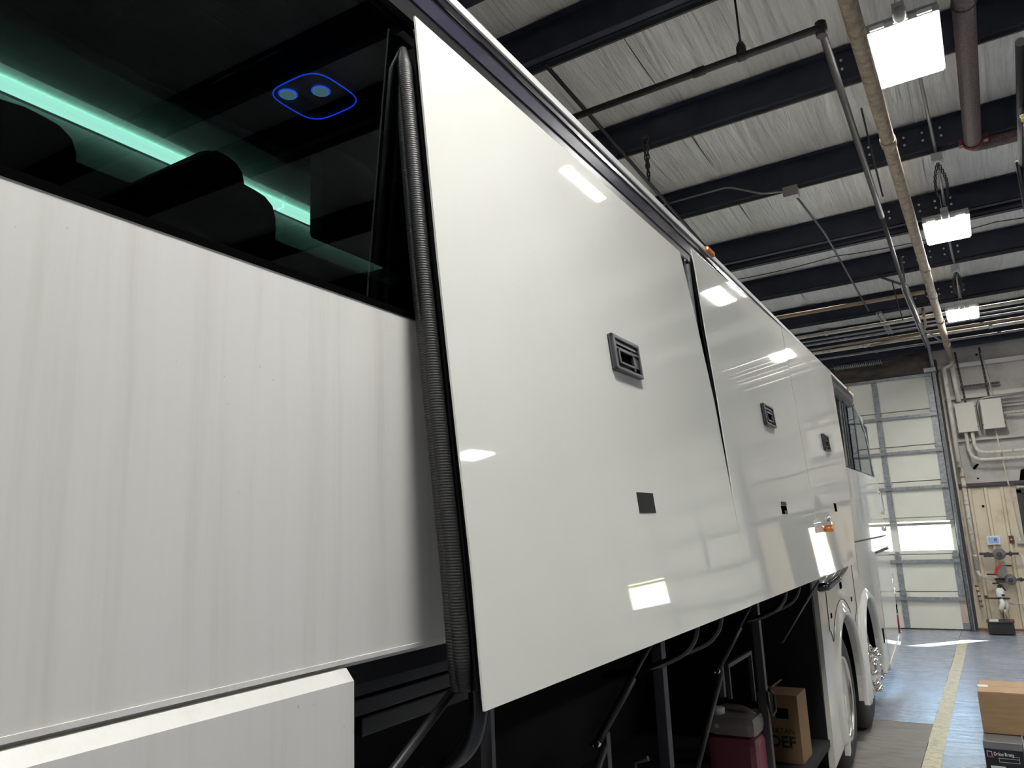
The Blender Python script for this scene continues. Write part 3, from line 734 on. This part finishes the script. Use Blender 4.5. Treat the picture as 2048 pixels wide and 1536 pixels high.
for k in range(5): MB().box(0, .8, k * .15, k * .15 + .1, .08, .098).build('deck_board', 'cardboard', pl)
for k in range(3): MB().box(.0 + k * .36, .08 + k * .36, 0, .7, 0, .08).build('stringer', 'cardboard', pl)
# overhead lift arm at the right edge
t = tag(empty('lift_arm'), 'black and chrome steel lift arm overhead at the right frame edge', 'lift')
MB().tube([(.352, 3.45, 3.69), (.385, 4.75, 3.64)], .020, 14).build('tube', 'frame_black', t)
MB().tube([(.375, 4.0, 3.63), (.375, 4.75, 3.38)], .012, 12).build('rod', 'chrome', t)
MB().tube([(.362, 4.62, 3.66), (.385, 4.95, 3.30)], .014, 12).build('link_arm', 'frame_black', t)
MB().lathe([(.028, -.03), (.028, .03)], (.375, 4.0, 3.63), 'y', 14).build('collar', 'chrome', t)
b = MB(); b.tube([(.365 + .012 * math.sin(k * 2.1), 3.93 + .012 * math.cos(k * 1.7), 3.60 - k * .007) for k in range(9)], .008, 6).build('rope_knot', 'yellow_rope', t)
MB().box(.38, .60, 3.4, 5.0, 3.60, 3.70).build('carriage', 'frame_black', t)

# ================================================================== THE COACH
TH = .0195
bus = tag(empty('coach_bus', (-math.cos(TH), -math.sin(TH), 0), TH), 'white motor coach with raised luggage doors standing along the workshop lane', 'bus')
def part(mb, name, m_, par=None): return mb.build(name, m_, par or bus)
YA = -2.9
# side panel (fixed, between window and luggage bay)
b = MB()
b.prism([(0, 1.612), (0, 2.30), (-.03, 2.30), (-.03, 1.60), (-.012, 1.60)], 'y', YA, 7.84)
part(b, 'side_panel', 'dirty_paint')
part(MB().box(-.012, .004, YA, 7.84, 1.609, 1.617), 'panel_hem', 'dirty_paint')
# lower closed luggage door at the left
q = [(.024, .36), (.024, 1.582), (.006, 1.602), (-.03, 1.602), (-.03, .36)]
lp = part(MB().prism(q, 'y', YA, 1.058), 'lower_luggage_door', 'dirty_paint')
part(MB().box(-.06, -.03, YA, 1.075, .36, 1.60), 'door_edge_frame', 'frame_black')
# window glass & surround
part(MB().box(-.022, -.016, YA, 7.80, 2.300, 3.08), 'window_glass', 'bus_glass')
part(MB().box(-.024, .002, YA, 7.84, 2.296, 2.310), 'window_seal', 'hole_black')
# roof edge trim
part(MB().box(-.03, .004, YA, 9.0, 3.045, 3.098), 'gutter_black', 'black_trim')
part(MB().prism([(-.03, 3.096), (.008, 3.098), (.011, 3.142), (-.03, 3.146)], 'y', YA, 9.1), 'roof_band', 'trim_band')
part(MB().box(-.03, .016, YA, 9.1, 3.149, 3.154), 'bright_bead', 'chrome')
part(MB().box(-.03, .009, YA, 9.1, 3.146, 3.19), 'gutter_black', 'black_trim')
part(MB().prism([(-.03, 3.19), (.016, 3.188), (.020, 3.206), (.004, 3.216), (-.03, 3.216)], 'y', YA, 9.15), 'roof_stripe', 'stripe_white')
# roof shell
rf = []
for k in range(13):
    t_ = k / 12; x = -.02 - 2.56 * t_; rf.append((x, 3.21 + .30 * math.sin(PI * t_) ** .6))
part(MB().prism(rf + [(-2.58, 3.19), (-.02, 3.19)], 'y', YA, 9.3), 'roof_shell', 'gloss_paint')
part(MB().box(-2.6, -2.57, YA, 10.5, .4, 3.2), 'far_side', 'gloss_paint')
# --- doors
def edge(pl, z):
    for (y0, z0), (y1, z1) in zip(pl, pl[1:]):
        if z >= z1: break
    return y0 + (y1 - y0) * (z0 - z) / (z0 - z1)
def luggage_door(left, right, zt, zbm, xs):
    def dx(u, v): return (xs[0] * (1 - u) + xs[1] * u) * (1 - v) + (xs[3] * (1 - u) + xs[2] * u) * v
    YA_, YB_ = left[0][0], right[0][0]; ZT, ZB = max(zt), min(zbm)
    def xat(y, z): return dx((y - YA_) / (YB_ - YA_), (ZT - z) / (ZT - ZB))
    def f(u, v):
        z = (zt[0] * (1 - u) + zt[1] * u) * (1 - v) + (zbm[0] * (1 - u) + zbm[1] * u) * v
        y = edge(left, z) * (1 - u) + edge(right, z) * u
        return Vector((xat(y, z), y, z))
    b = MB(); b.grid(f, 16, 40)
    T = Vector((-.005, 0, 0))
    b.grid(lambda u, v: f(u, v) + T, 16, 40)
    for fn in ((lambda s_: f(s_, 0)), (lambda s_: f(s_, 1)), (lambda s_: f(0, s_)), (lambda s_: f(1, s_))):
        b.grid(lambda s_, w_, fn=fn: fn(s_) + T * w_, 40, 1, False)
    d = b.build('luggage_door', 'gloss_paint', bus)
    MB().grid(lambda u, v: f(.004 + u * .992, .004 + v * .992) + Vector((-.0056, 0, 0)), 4, 24).grid(lambda u, v: f(.01 + u * .98, .01 + v * .98) + Vector((-.022, 0, 0)), 4, 24).build('inner_skin', 'door_back', d)
    def at(y, z): return Vector((xat(y, z), y, z))
    return d, at, ((xs[2] + xs[3]) - (xs[0] + xs[1])) / (zt[0] + zt[1] - zbm[0] - zbm[1]), f
# corner offsets outward from the coach side: top front, top rear, bottom rear, bottom front
D1 = luggage_door([(1.268, 3.04), (1.257, 2.43), (1.260, 1.75), (1.250, 1.48)],
                  [(3.137, 3.02), (3.150, 2.951), (3.188, 2.715), (3.230, 2.359), (3.226, 2.054), (3.220, 1.834), (3.195, 1.624), (3.180, 1.48)], (3.038, 3.025), (1.502, 1.503), (.026, .036, .180, .170))
D2 = luggage_door([(3.321, 3.11), (3.325, 3.0), (3.306, 2.7), (3.296, 2.40), (3.264, 2.013), (3.233, 1.793), (3.198, 1.48)],
                  [(5.150, 3.13), (5.129, 2.879), (5.105, 2.639), (5.065, 2.343), (5.040, 2.05), (4.99, 1.80), (4.910, 1.606), (4.880, 1.48)], (3.096, 3.117), (1.502, 1.503), (.035, .06, .185, .175))
D3 = luggage_door([(5.160, 3.13), (5.139, 2.879), (5.115, 2.639), (5.075, 2.343), (5.050, 2.05), (5.0, 1.80), (4.920, 1.606), (4.890, 1.48)],
                  [(7.123, 3.15), (6.992, 2.72), (6.887, 2.323), (6.667, 1.946), (6.453, 1.665), (6.281, 1.48)], (3.117, 3.135), (1.503, 1.515), (.06, .075, .19, .185))
def latch(D, yc, zc_, w=.225, h=.118):
    d, at, sl, f = D
    c = at(yc, zc_); rot = math.atan(sl)
    rot = -rot
    o = MB()
    W2, H2 = w / 2, h / 2
    o.box(.0, .010, -W2, W2, -H2, H2, .004)
    # raised rim
    o.box(.008, .018, -W2, W2, H2 - .014, H2, .003).box(.008, .018, -W2, W2, -H2, -H2 + .012, .003)
    o.box(.008, .018, -W2, -W2 + .022, -H2, H2, .003).box(.008, .018, W2 - .012, W2, -H2, H2, .003)
    # horizontal bars upper third
    o.box(.008, .014, -W2 + .02, W2 - .01, H2 - .030, H2 - .022, .001).box(.008, .015, -W2 + .02, W2 - .01, H2 - .046, H2 - .038, .001)
    # paddle frame
    o.box(.008, .020, -W2 + .03, .045, .006, .014, .002).box(.008, .020, -W2 + .03, .045, -H2 + .022, -H2 + .030, .002)
    o.box(.008, .020, -W2 + .03, -W2 + .042, -H2 + .022, .014, .002).box(.008, .020, .035, .045, -H2 + .012, .014, .002)
    o.box(.008, .013, .05, W2 - .012, -H2 + .03, .006, .001)
    o = o.build('handle_plate', 'handle_plastic', d); o.location = c; o.rotation_euler = (0, rot, 0)
    k = MB().box(.0095, .0115, -W2 + .044, .034, -H2 + .032, .004).box(.0095, .0112, -W2 + .025, .04, H2 - .037, H2 - .031).box(.0095, .0112, .055, W2 - .016, -H2 + .014, -H2 + .03).build('handle_recess', 'hole_black', d)
    k.location = c; k.rotation_euler = (0, rot, 0)
def plate(D, yc, zc_, w, h, m_='black_gloss', name='latch_cover', off=.0015):
    d, at, sl, f = D; c = at(yc, zc_)
    o = MB().box(off - .004, off, -w / 2, w / 2, -h / 2, h / 2, 0).build(name, m_, d); o.location = c; o.rotation_euler = (0, -math.atan(sl), 0); return o
latch(D1, 2.246, 2.370); latch(D2, 4.21, 2.397); latch(D3, 5.98, 2.394)
plate(D1, 2.236, 1.902, .135, .062, 'latch_black'); plate(D2, 4.195, 1.925, .12, .020, 'latch_black'); plate(D2, 4.18, 1.892, .13, .042, 'hole_black')
plate(D2, 4.20, 1.880, .06, .018, 'handle_plastic', 'latch_tongue', .003)
plate(D3, 5.86, 1.92, .10, .060, 'hole_black')
# amber side marker with chrome bracket on the rear-most raised door
c = D3[1](5.23, 1.79)
mk = MB().lathe([(.028, 0), (.030, .02), (.022, .045)], (0, 0, -.03), 'z', 14).build('marker_lamp', 'amber', D3[0]); mk.location = c + Vector((.03, 0, 0))
mk = MB().box(0, .05, -.03, .03, .01, .035, .004).lathe([(.012, .035), (.02, .05), (.012, .065)], (.03, 0, 0), 'z', 12).build('marker_bracket', 'chrome', D3[0]); mk.location = c
# rubber bulb seal on the front edge of door 1
d, at, sl, f = D1
pts = [f(0, .045 + k / 24 * .935) for k in range(25)]
s0 = [p + Vector((-.040, -.004, 0)) for p in pts]; s0[0] += Vector((-.01, .012, .0))
o = MB().tube(s0, [.010] + [.017] * 23 + [.012], 12).build('rubber_seal', 'rubber', d)
s1 = [p + Vector((-.064, .002, 0)) for p in pts]
MB().tube(s1, [.008] + [.013] * 23 + [.010], 10).build('seal_lip', 'rubber', o)
MB().quadslab([pts[0] + Vector((-.06, .016, 0)), pts[0] + Vector((-.022, .016, 0)), pts[-1] + Vector((-.022, .016, 0)), pts[-1] + Vector((-.06, .016, 0))], (0, .02, 0)).build('seal_carrier', 'black_trim', o)
# door 2 front edge seal tube seen through the gap
part(MB().tube([(.005, 3.335, 3.03), (.022, 3.35, 2.5), (.06, 3.44, 2.0)], .013, 10), 'gas_strut', 'galvanised')
part(MB().tube([(-.002, 3.315, 3.05), (.0, 3.315, 2.7), (.03, 3.40, 2.1)], .007, 8), 'strut_rod', 'steel')
part(MB().box(-.015, .0, 3.12, 3.60, 1.62, 3.05), 'door_pillar', 'black_trim')
# --- luggage bay
bay = [('bay_back', (-1.30, -1.27, 1.07, 5.66, .36, 1.60)), ('bay_ceiling', (-1.30, -.03, 1.07, 5.66, 1.56, 1.60)), ('bay_floor', (-1.30, -.02, 1.07, 5.66, .38, .42)), ('bay_bulkhead', (-1.30, -.03, 5.60, 5.66, .36, 1.60)), ('bay_bulkhead', (-1.30, -.05, 1.07, 1.10, .36, 1.60))]
for n_, v_ in bay: part(MB().box(*v_), n_, 'bay_wall' if n_ != 'bay_floor' else 'bay_carpet')
part(MB().box(-.085, -.045, 1.09, 5.6, 1.535, 1.60), 'bay_sill_beam', 'frame_black')
part(MB().box(-.080, -.050, 1.14, 5.6, 1.497, 1.528, .003), 'bay_sill_beam', 'frame_black')
part(MB().box(-.080, -.050, 1.16, 5.6, 1.458, 1.493, .003), 'bay_sill_beam', 'frame_black')
part(MB().box(-.10, -.05, 1.09, 1.14, .42, 1.55), 'bay_post', 'frame_black')
part(MB().box(-.03, -.0, 1.53, 1.545, .42, 1.45), 'bay_post', 'frame_grey')
for y in (2.76, 4.21):
    part(MB().box(-.09, -.05, y, y + .045, .42, 1.50, .003), 'bay_post', 'frame_grey')
    lk = part(MB().tube([(-.04, y - .02, .98), (-.03, y - .05, .93), (-.03, y - .01, .86), (-.03, y + .07, .87), (-.03, y + .08, .95), (-.04, y + .02, .98)], .008, 8), 'post_latch', 'frame_black')
part(MB().box(-.22, -.20, 4.10, 4.12, .95, 1.12).box(-.22, -.20, 4.10, 4.58, 1.10, 1.12).box(-.22, -.20, 4.56, 4.58, .85, 1.12), 'bay_bracket', 'frame_grey')
# parallelogram arms of the doors
for y in (1.33, 2.72, 3.02, 4.20, 4.55):
    part(MB().tube([(.085, y + .0, 1.62), (.105, y, 1.50), (.095, y + .0, 1.44), (.05, y + .0, 1.385), (-.05, y - .02, 1.34), (-.25, y - .05, 1.30)], .020 if y < 2 else .013, 12, True, .04), 'door_arm', 'black_gloss')
part(MB().tube([(.05, 1.35, 1.535), (.05, 1.135, 1.422), (.05, 1.02, 1.36)], .009, 8), 'door_brace', 'frame_black')
for y0_ in (2.28, 3.58):
    a = Vector((-.10, y0_, 1.18)); c2 = Vector((.05, y0_ + .16, 1.47))
    s_ = part(MB().tube([a, a + (c2 - a) * .62], .013, 10), 'gas_strut', 'frame_black')
    MB().tube([a + (c2 - a) * .6, c2], .006, 8).build('strut_rod', 'frame_grey', s_)
    MB().lathe([(.012, -.012), (.014, 0), (.012, .012)], tuple(a), 'y', 10).tube([a, a + Vector((-.02, -.01, -.01))], .008, 8).build('strut_end', 'chrome', s_)
    part(MB().tube([a + Vector((0, .06, -.02)), a + Vector((-.05, -.35, -.42))], .012, 8), 'door_brace', 'frame_grey')
    part(MB().box(-.12, -.10, y0_ + .07, y0_ + .10, 1.05, 1.19), 'bay_bracket', 'frame_grey')
part(MB().tube([(.03, 5.6, 1.43), (-.10, 4.9, 1.12)], .008, 8), 'gas_strut', 'frame_grey')
part(MB().tube([(.06, 6.60, 1.47), (.05, 6.2, 1.40), (.03, 5.9, 1.37), (-.02, 5.7, 1.38)], .03, 10), 'door_arm', 'black_gloss')
# --- rear body
prof = [(9.35, 3.05), (9.75, 2.98), (10.10, 2.84), (10.28, 2.62), (10.40, 2.36)]
# rear side window
part(MB().prism([(7.80, 2.345), (10.39, 2.36), (10.27, 2.62), (10.08, 2.84), (9.72, 2.99), (9.30, 3.09), (7.80, 3.12)], 'x', -.024, -.018), 'rear_window_glass', 'rear_glass')
part(MB().prism([(7.80, 2.345), (10.39, 2.36), (10.27, 2.62), (10.08, 2.84), (9.72, 2.99), (9.30, 3.09), (7.80, 3.12)], 'x', -.055, -.040), 'window_backing', 'interior_dark')
part(MB().tube([(-.015, 7.84, 2.335), (-.012, 10.42, 2.345)], .012, 8), 'window_seal', 'black_gloss')
part(MB().tube([(-.014, 10.42, 2.345), (-.014, 10.29, 2.63), (-.014, 10.10, 2.86), (-.014, 9.74, 3.01), (-.014, 9.30, 3.11)], .010, 8), 'window_trim', 'chrome')
for y in (8.45, 9.2): part(MB().box(-.017, -.013, y, y + .012, 2.35, 3.10), 'window_divider', 'black_trim')
# shell behind the rear: closing cap
cap = [(7.8, 1.62), (7.8, 2.335), (10.44, 2.335), (10.50, 2.10), (10.60, 1.85), (10.74, 1.635), (10.74, 1.62)]
part(MB().prism([(7.84, 1.634), (7.84, 2.332), (10.46, 2.332), (10.52, 2.08), (10.70, 1.66), (10.72, 1.634)], 'x', -.05, 0), 'rear_quarter_panel', 'gloss_paint')
def arc(cy, cz, r, a0, a1, n=18): return [(cy + r * math.cos(a0 + (a1 - a0) * k / n), cz + r * math.sin(a0 + (a1 - a0) * k / n)) for k in range(n + 1)]
A1 = (6.62, .50, .60); A2 = (8.13, .50, .60)
lower = [(5.70, 1.625), (5.66, .98), (5.60, .25), (6.03, .28)]
lower += [p for p in arc(A1[0], A1[1], A1[2], PI + .25, 0 - .25, 22) if True]
lower += [p for p in arc(A2[0], A2[1], A2[2], PI + .25, 0 - .25, 22)]
lower += [(8.80, .27), (9.30, .30), (9.34, 1.625)]
part(MB().prism(lower, 'x', -.04, 0), 'wheel_panel', 'gloss_paint')
part(MB().prism([(9.355, .31), (10.62, .40), (10.80, .85), (10.77, 1.50), (10.755, 1.47), (9.355, 1.47)], 'x', -.03, .004), 'engine_door', 'gloss_paint')
part(MB().prism([(9.355, 1.48), (10.77, 1.49), (10.77, 1.615), (9.355, 1.615)], 'x', -.04, 0), 'rear_quarter_panel', 'gloss_paint')
part(MB().prism([(9.3, .25), (10.92, .36), (10.93, .45), (9.3, .315)], 'x', -.04, .012), 'rear_skirt', 'gloss_paint')
part(MB().prism([(10.80, .40), (10.93, .40), (10.90, .9), (10.86, 1.62), (10.79, 1.62), (10.81, .88)], 'x', -.12, -.004), 'rear_bumper', 'gloss_paint')
part(MB().prism([(10.74, 1.64), (10.84, 1.64), (10.66, 2.1), (10.55, 2.36), (10.45, 2.36), (10.54, 2.08)], 'x', -.30, -.008), 'rear_cap', 'gloss_paint')
part(MB().box(-2.58, -.01, 10.55, 10.8, .42, 2.3), 'rear_cap', 'gloss_paint')
part(MB().box(-2.58, -.06, 9.3, 10.5, 2.3, 3.1), 'rear_cap', 'gloss_paint')
part(MB().box(-2.58, -.045, 5.72, 10.7, 1.2, 3.0), 'body_core', 'interior_dark')
part(MB().box(-2.58, -.40, 5.72, 9.4, .55, 1.3), 'wheel_housing', 'bay_wall')
part(MB().box(-.42, -.04, 9.34, 10.7, .45, 1.3), 'body_core', 'interior_dark')
part(MB().box(-.42, -.04, 5.68, 5.98, .45, 1.3), 'body_core', 'interior_dark')
part(MB().box(-.006, .002, 10.775, 10.79, .40, 1.60), 'panel_seam', 'black_trim')
part(MB().box(-.006, .001, 7.835, 7.843, 1.30, 2.34), 'panel_seam', 'dark_seam')
part(MB().box(-.006, .001, 7.84, 10.77, 1.618, 1.632), 'panel_seam', 'dark_seam')
part(MB().box(.0, .014, 9.36, 10.75, 1.455, 1.475), 'engine_door_hinge', 'dark_seam')
# flap above the drive wheel, drawn by its recessed joint
hp = [(5.99, 1.33), (5.97, 1.06), (6.02, 1.05)] + arc(A1[0], A1[1], .72, PI - .72, .62, 14) + [(7.24, .99), (7.43, 1.08), (7.42, 1.44)]
pts = [(.0015, a, b_) for a, b_ in hp]
part(MB().tube(pts, .0035, 5), 'flap_joint', 'dark_seam')
for y, z, w_, h_ in ((6.70, 1.32, .10, .05), (6.11, 1.15, .05, .035), (7.19, 1.17, .05, .035), (9.13, .60, .06, .06)): part(MB().box(-.002, .003, y - w_ / 2, y + w_ / 2, z - h_ / 2, z + h_ / 2), 'flap_latch', 'hole_black')
# arch flares
for (cy, cz, r) in (A1, A2):
    aa = arc(cy, cz, 1, PI + .22, -.22, 30)
    b = MB()
    prof_ = [(r - .002, .0), (r - .002, .030), (r + .03, .036), (r + .065, .012), (r + .085, .0)]
    rows = []
    for k in range(31):
        t_ = PI + .30 + (-.60 - PI) * k / 30
        rows.append([b.bm.verts.new((o_, cy + rr * math.cos(t_), cz + rr * math.sin(t_))) for rr, o_ in prof_])
    for r0_, r1_ in zip(rows, rows[1:]):
        for i in range(len(prof_) - 1):
            fce = b.bm.faces.new((r0_[i], r1_[i], r1_[i + 1], r0_[i + 1])); fce.smooth = True
    part(b, 'wheel_arch_flare', 'gloss_paint')
part(MB().prism([(5.995, .23), (6.05, .25), (6.10, .60), (6.06, .62)], 'x', 0, .035), 'arch_foot', 'gloss_paint')
# wheels
def wheel(cy, deep, xo=0.0):
    w_ = empty('wheel', (0, 0, 0)); w_.parent = bus
    ty = [(.30, -.30), (.40, -.31), (.47, -.29), (.498, -.26), (.502, -.20), (.502, -.10), (.495, -.055), (.47, -.03), (.42, -.012), (.36, -.010), (.315, -.02), (.30, -.035)]
    MB().lathe(ty, (0, 0, 0), 'x', 56).build('tyre', 'tyre', w_)
    MB().lathe([(.455, -.022), (.458, -.0195), (.464, -.020)], (0, 0, 0), 'x', 56).build('tyre_ridge', 'tyre_grey', w_) if False else None
    if deep:
        rp = [(.306, -.03), (.302, -.008), (.290, -.012), (.278, -.03), (.272, -.10), (.262, -.155), (.20, -.165), (.17, -.15), (.10, -.15), (.095, -.08), (.07, -.07)]
        MB().lathe(rp, (0, 0, 0), 'x', 56).build('rim', 'rim_alu', w_)
        for k in range(10):
            t_ = 2 * PI * k / 10; MB().lathe([(.018, -.15), (.018, -.11), (.010, -.10)], (0, .168 * math.cos(t_), .168 * math.sin(t_)), 'x', 8).build('lug_nut', 'chrome', w_)
    else:
        rp = [(.306, -.03), (.302, -.008), (.285, -.02), (.25, -.01), (.215, .035), (.20, .045), (.12, .05), (.11, .075), (.10, .09), (.05, .095)]
        MB().lathe(rp, (0, 0, 0), 'x', 56).build('rim', 'chrome', w_)
        for k in range(10):
            t_ = 2 * PI * k / 10; MB().lathe([(.020, .04), (.024, .05), (.022, .085), (.016, .10), (.008, .105)], (0, .168 * math.cos(t_), .168 * math.sin(t_)), 'x', 10).build('lug_nut', 'chrome', w_)
    w_.location = (xo, cy, .50)
    return w_
wheel(6.52, True, -.015); wheel(7.84, False, -.02)
# marker lights on the roof stripe
for y0_ in (3.63, 8.62):
    part(MB().box(.008, .034, y0_, y0_ + .125, 3.188, 3.214, .008), 'roof_marker_lamp', 'amber')
# rear pieces
part(MB().box(-.03, .012, 10.80, 10.86, .42, .66, .01), 'tail_lamp', 'red_lens')
part(MB().box(-.02, .010, 10.80, 10.84, .68, .78), 'tail_lamp_vent', 'hole_black')
part(MB().tube([(-.01, 10.93, 1.15), (-.005, 10.95, .42)], .010, 8), 'rear_grab_pole', 'chrome')
part(MB().tube([(.0, 10.50, 2.17), (.035, 10.50, 2.14), (.035, 10.58, 1.93), (.0, 10.60, 1.90)], .010, 8).lathe([(.022, -.02), (.022, .02)], (.01, 10.50, 2.15), 'z', 10).lathe([(.018, -.015), (.018, .015)], (.015, 10.60, 1.9), 'z', 10), 'rear_grab_handle', 'chrome')
part(MB().lathe([(.03, -.01), (.035, .01), (.02, .03)], (0, 10.66, 1.71), 'x', 12), 'fuel_cap', 'chrome')
part(MB().box(.002, .05, 8.95, 8.97, .22, .24).box(.05, .30, 8.90, 9.0, .232, .238) if False else MB().box(.0, .01, 9.06, 9.12, .56, .70), 'skirt_latch', 'hole_black')
# --- interior seen through the tinted window
part(MB().box(-2.3, -.05, YA, 7.7, 1.60, 1.64), 'cabin_floor', 'interior_floor')
part(MB().box(-.70, -.655, YA, 7.7, 3.0, 3.006), 'rack_edge', 'sensor_white')
part(MB().box(-.70, -.03, YA, 7.7, 3.01, 3.04), 'luggage_rack', 'interior_dark')
part(MB().box(-1.30, -1.27, YA, 7.7, 1.7, 3.152), 'aisle_panel', 'interior_wall')
part(MB().box(-1.30, -1.27, YA, 7.7, 3.17, 3.6), 'aisle_panel', 'interior_panel') if False else part(MB().box(-1.285, -1.27, YA, 7.7, 3.19, 3.48), 'aisle_panel', 'interior_panel')
for a_, c_ in ((YA, .62), (.625, 2.0), (2.005, 4.5)): part(MB().box(-1.27, -1.225, a_, c_, 3.160, 3.184, .004), 'light_strip', 'strip_light')
part(MB().box(-1.30, -.66, YA, 7.7, 3.45, 3.47), 'cabin_ceiling', 'interior_dark')
part(MB().box(-2.55, -.03, 7.70, 7.72, 1.6, 3.2), 'cabin_divider', 'interior_dark')
part(MB().box(-2.55, -.03, YA, YA + .02, 1.6, 3.2), 'cabin_divider', 'interior_dark')
# reading light unit with blue rim
ru = part(MB().box(-.435, -.262, 1.225, 1.41, 2.987, 3.012, .006), 'reading_light_unit', 'interior_dark')
pts = []
cx_, cy_, rx_, ry_ = -.349, 1.316, .093, .090
for k in range(49):
    t_ = 2 * PI * k / 48; c1, s1_ = math.cos(t_), math.sin(t_)
    pts.append((cx_ + rx_ * math.copysign(abs(c1) ** .55, c1), cy_ + ry_ * math.copysign(abs(s1_) ** .55, s1_), 2.984))
MB().tube(pts, .0016, 6, False).build('blue_rim', 'blue_led', ru)
for lx, ly in ((-.392, 1.262), (-.312, 1.300)):
    MB().lathe([(.021, .0), (.021, -.006), (.016, -.010)], (lx, ly, 2.984), 'z', 20).build('lamp', 'lamp_lens', ru)
    MB().tube([(lx + .0235 * math.cos(2 * PI * k / 24), ly + .0235 * math.sin(2 * PI * k / 24), 2.981) for k in range(25)], .0018, 6, False).build('lamp_ring', 'blue_led', ru)
# monitor
part(MB().box(-.56, -.50, 1.50, 1.98, 2.70, 3.0, .015), 'ceiling_monitor', 'interior_dark')
# seats
def seat(y):
    s_ = empty('passenger_seat'); s_.parent = bus; s_.location = (-.62, y, 1.64)
    back = SEATBACK
    b = MB().prism([(a - 1.08, c - 1.64) for a, c in back], 'x', -.18, .18)
    b.build('seat_back', 'seat_fabric', s_)
    b = MB().prism([(a - 1.08, c - 1.64) for a, c in HEADREST], 'x', -.175, .182)
    b.build('headrest', 'seat_fabric', s_)
    MB().box(-.18, .18, -.45, .02, .35, .48, .04).build('seat_cushion', 'seat_fabric', s_)
    MB().box(-.15, .15, -.35, .0, .0, .36).build('seat_base', 'interior_dark', s_)
    return s_
SEATBACK = [(1.00, 2.05), (0.903, 2.610), (0.920, 2.628), (0.955, 2.655), (0.998, 2.681), (1.169, 2.704), (1.203, 2.701), (1.235, 2.696), (1.260, 2.679), (1.271, 2.651), (1.272, 2.603), (1.25, 2.30), (1.14, 2.05)]
HEADREST = [(1.007, 2.668), (1.011, 2.692), (1.021, 2.714), (1.039, 2.733), (1.062, 2.747), (1.089, 2.756), (1.118, 2.756), (1.144, 2.747), (1.161, 2.731), (1.171, 2.695)]
st0 = seat(1.08)
for k in (-4, -3, -2, -1, 1, 2, 3, 4, 5):
    o = copy_tree(st0, bus); o.location = (-.62, 1.08 + .86 * k + (.35 if k < 0 else 0), 1.64 - (.045 if k < 0 else 0))
    if k == -1:
        for ch in [c_ for c_ in o.children if c_.name.startswith('headrest')]: bpy.data.objects.remove(ch)
part(MB().box(-.80, -.46, YA, 7.6, 2.0, 2.60), 'seat_row_lower', 'seat_fabric')

# ------------------------------------------------------------------ things inside the bay
def bayp(x, y, z): return Vector((x, y, z))
t = tag(empty('coolant_jug', (-1.41, 4.02, .42), 0), 'translucent plastic jug of pink fluid inside the open luggage bay', 'jug')
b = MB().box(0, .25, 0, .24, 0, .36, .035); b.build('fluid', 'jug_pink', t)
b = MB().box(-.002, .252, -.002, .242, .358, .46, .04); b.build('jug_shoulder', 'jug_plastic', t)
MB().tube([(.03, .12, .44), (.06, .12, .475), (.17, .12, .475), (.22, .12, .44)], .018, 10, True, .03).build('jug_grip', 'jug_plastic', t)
MB().lathe([(.03, .45), (.03, .485), (.025, .49)], (.06, .05, 0), 'z', 16).build('jug_cap', 'sensor_white', t)
MB().box(.05, .068, -.006, -.002, .40, .418).build('jug_sticker', 'print_white', t)
t = tag(empty('def_fluid_box', (-1.40, 4.97, .42), 0), 'brown cardboard fluid box lettered DEF with punched hand hole in the bay', 'box')
MB().box(0, .235, 0, .25, 0, .385, .003).build('carton', 'cardboard_shaded', t)
MB().prism([(.02, .385), (.09, .43), (.10, .425), (.04, .383)], 'y', .0, .25).build('open_flap', 'cardboard_shaded', t)
MB().box(.10, .175, -.0015, .001, .25, .31, .0).build('hand_hole', 'hole_black', t)
text('lettering', 'SPARTAN', .044, 'print_dark', t, (.018, -.002, .165), (PI / 2, 0, 0), sx=.98)
text('lettering', 'DEF', .088, 'print_dark', t, (.052, -.002, .09), (PI / 2, 0, 0), bold=True, sx=1.0)
t = tag(empty('fire_extinguisher', (-1.35, 2.98, .42), 0), 'dim red cylinder standing behind the grey bay post', 'fire extinguisher')
MB().lathe([(.055, 0), (.06, .02), (.06, .36), (.04, .42), (.02, .45)], (0, 0, 0), 'z', 20).build('cylinder', 'red_plastic', t)
MB().tube([(0, 0, .45), (0, 0, .50), (.06, 0, .52)], .010, 8).build('valve_lever', 'frame_grey', t)
